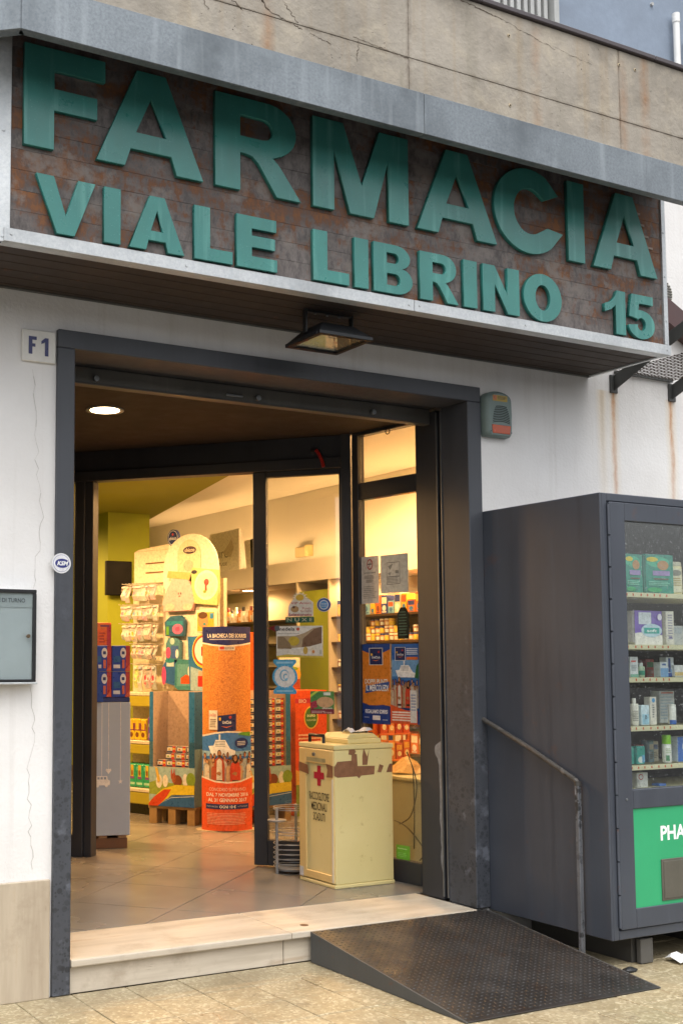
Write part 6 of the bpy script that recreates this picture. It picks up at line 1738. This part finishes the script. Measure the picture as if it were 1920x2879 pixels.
for lz, nm in ((LEV[0], 'upper'), (LEV[1], 'middle'), (LEV[2], 'third'), (LEV[3], 'fourth'), (LEV[4], 'fifth')):
    for i, y in enumerate((4.235, 4.165, 4.095, 4.025)):
        if lz in (LEV[0], LEV[1]) and y < 4.05: continue
        for lv in range(1 if lz != LEV[0] else 1):
            shelf_jar(y, lz, .030, .075 if lz != LEV[0] else .15, i+int(lz*10), 'food jar, %s from the side panel on the %s lit wall shelf' % (ORD[i], nm), G1)
i = 0; y = 3.9
while y > 2.75:
    w = random.choice((.07, .09, .06)); c_ = pal[(6, 0, 3, 7, 0, 6, 3)[i % 7]]
    shelf_box(y-w/2, LEV[4], w*.95, random.uniform(.09, .16), c_[0], '%s carton, %s from the rear on the low wall shelf' % (c_[1], ORD[i]), G1)
    y -= w+.01; i += 1
i = 0; y = 3.75
while y > 2.8:
    w = random.choice((.08, .10)); c_ = pal[(0, 7, 0, 3)[i % 4]]
    shelf_box(y-w/2, LEV[5], w*.95, random.uniform(.13, .19), c_[0], '%s carton, %s from the rear on the lowest wall shelf' % (c_[1], ORD[i]), G1)
    y -= w+.012; i += 1
for i in range(9):
    y = 6.46-i*.082
    canister('lotion_bottle', '%s lotion bottle, %s from the rear on the far lit shelf' % (('white', 'amber', 'white')[i % 3], ORD[i]), 'bottle', 4.50, y, LEV[0], .030, .17 if i % 2 else .14, ('e6e2d8', 'c98a4a', 'e6e2d8')[i % 3], ('d8d2c4', '8a2f2a', '3a3a3a')[i % 3], [('r', .2, .2, .8, .6, 'cfc4ae')], .28, 'lotion bottles on the far shelf', .55)
# things on and above the bulkhead
pb = root('white_board_sign', 'white lettered board leaning on the bulkhead', 'board', (4.5, 6.35, 2.473))
PF = Fr((4.44, 6.70, 0), WY)
b = Bm(PF); b.box(0, .66, 0, .03, 2.473, 2.92); b.build('board', ink('f2eee4'), pb, .003)
pr = Pr(wallf(PF)); pr.text('pure', .05, 2.59, .42, 2.70, '6a5c48', -.01); pr.text('ALTITUDE', .05, 2.54, .40, 2.575, '8a7c66', 0); pr.poly([(.30, 2.68), (.50, 2.82), (.55, 2.72), (.48, 2.62)], 'd6ccb8'); pr.build('print', pb)
bd = root('dark_edged_board', 'narrow white board with a black edge on the bulkhead', 'board', (4.5, 5.8, 2.473))
PF2 = Fr((4.46, 5.92, 0), WY)
b = Bm(PF2); b.prism([(0, 2.473), (.10, 2.473), (.08, 2.78), (-.04, 2.78)], 0, .03, 'y'); b.build('board', ink('e6e0d2'), bd); b = Bm(PF2); b.prism([(.1005, 2.473), (.155, 2.473), (.155, 2.79), (.0805, 2.78)], 0, .03, 'y'); b.build('edge', ink('1c1814'), bd)
em = root('emergency_light', 'small clear emergency light on the upper white wall', 'emergency light', (4.88, 5.45, 2.58))
b = Bm(); b.box(4.84, 4.899, 5.36, 5.56, 2.58, 2.69); b.build('body', mat('clear_plastic', 'bfae86', .2), em, .01); b = Bm(); b.box(4.835, 4.899, 5.29, 5.358, 2.58, 2.70); b.build('end_cap', ink('d9c48c'), em, .005)
fp = root('portrait_card', 'teal edged portrait card at the end of lit shelf', 'display card', (4.42, 6.6, 1.93))
PF3 = Fr((4.41, 6.86, 0), WY)
b = Bm(PF3); b.box(0, .40, 0, .012, 1.93, 2.235); b.build('board', ink('6fa3a6'), fp)
pr = Pr(wallf(PF3)); pr.ell(.14, 2.06, .10, .125, '4a2a1a', 18); pr.ell(.15, 2.075, .055, .075, 'c98f66', 16); pr.ell(.14, 1.98, .09, .05, '3a2114', 14); pr.lines(.26, 2.08, .37, 2.2, 4, 'bcd3d2', .4, .2); pr.build('print', fp)
# counter behind the side window, with cables
ct = tag(Bm().box(2.86, 3.9, .62, 1.40, ZF, .715).build('counter', mat('grey_green_counter', '8d8c72', .5), None, .006), 'grey-green counter end behind the side window', 'counter')
b = Bm(); b.box(2.84, 3.92, .60, 1.42, .7155, .735); b.build('worktop', ink('a9a27e'), ct, .003)
for i, pts in enumerate(([(2.83, 1.10, .90), (2.82, 1.0, .74), (2.80, .98, .62), (2.80, 1.04, .50), (2.81, 1.16, .44)], [(2.80, 1.2, .46), (2.79, 1.08, .44), (2.79, .97, .38), (2.80, .90, .30), (2.80, .95, .24)], [(2.83, 1.04, .80), (2.82, 1.02, .55), (2.82, 1.03, .30)])):
    v = [Vector(p) for p in pts]; out = []
    for k in range(len(v)-1):
        for t in range(6):
            p0, p1, p2, p3 = v[max(k-1, 0)], v[k], v[k+1], v[min(k+2, len(v)-1)]; t_ = t/6
            out.append(.5*((2*p1)+(p2-p0)*t_+(2*p0-5*p1+4*p2-p3)*t_*t_+(-p0+3*p1-3*p2+p3)*t_**3))
    out.append(v[-1])
    b = Bm(); b.tube(out, .0045, 6); tag(b.build('cable', BLACK), ['black cable looping down the counter end', 'black cable coil at the foot of the counter', 'straight black cable hanging from the counter top'][i], 'cable')
q = Fr((2.90, 1.30, 0), -.3)
b = Bm(q); vs = []
for i in range(6):
    for j in range(6):
        vs.append((i*.045, j*.05, .737+.10*math.sin(i*.6)*math.sin(j*.6)+random.uniform(0, .015)))
b.add(vs, [(i*6+j, (i+1)*6+j, (i+1)*6+j+1, i*6+j+1) for i in range(5) for j in range(5)])
o = tag(b.build('paper_bag', ink('b08a56')), 'crumpled brown paper bag on the counter by the window', 'paper bag'); o.modifiers.new('thick', 'SOLIDIFY').thickness = .003
# orange wire rack with red packets seen past the cream bin
rk = root('packet_rack', 'orange framed packet rack behind the side window', 'packet rack', (3.2, 1.62, ZF))
ORK = ink('d9641c')
for x in (3.02, 3.30):
    b = Bm(); b.box(x, x+.022, 1.70, 1.722, ZF, 1.10); b.build('upright', ORK, rk, .002)
for z in (.62, .80, .98):
    b = Bm(); b.box(3.0225+.02, 3.2995, 1.66, 1.76, z-.012, z); b.build('tray', ORK, rk, .002)
for z, nm in ((.62, 'bottom'), (.80, 'middle'), (.98, 'top')):
    for i in range(4):
        carton('red_packet', 'red and orange packet, %s from left on the %s rack tray' % (ORD[i], nm), 'packet', 3.075+i*.064, 1.665, z+.0005, .055, .05, .11+.02*((i+int(z*10)) % 2), [('r', .1, .6, .9, .9, 'e0a03a'), ('e', .5, .35, .3, .16, 'e8d9b0')], ('cf4a22', 'd9702c', 'c0382a')[i % 3], 'packets in the orange rack')
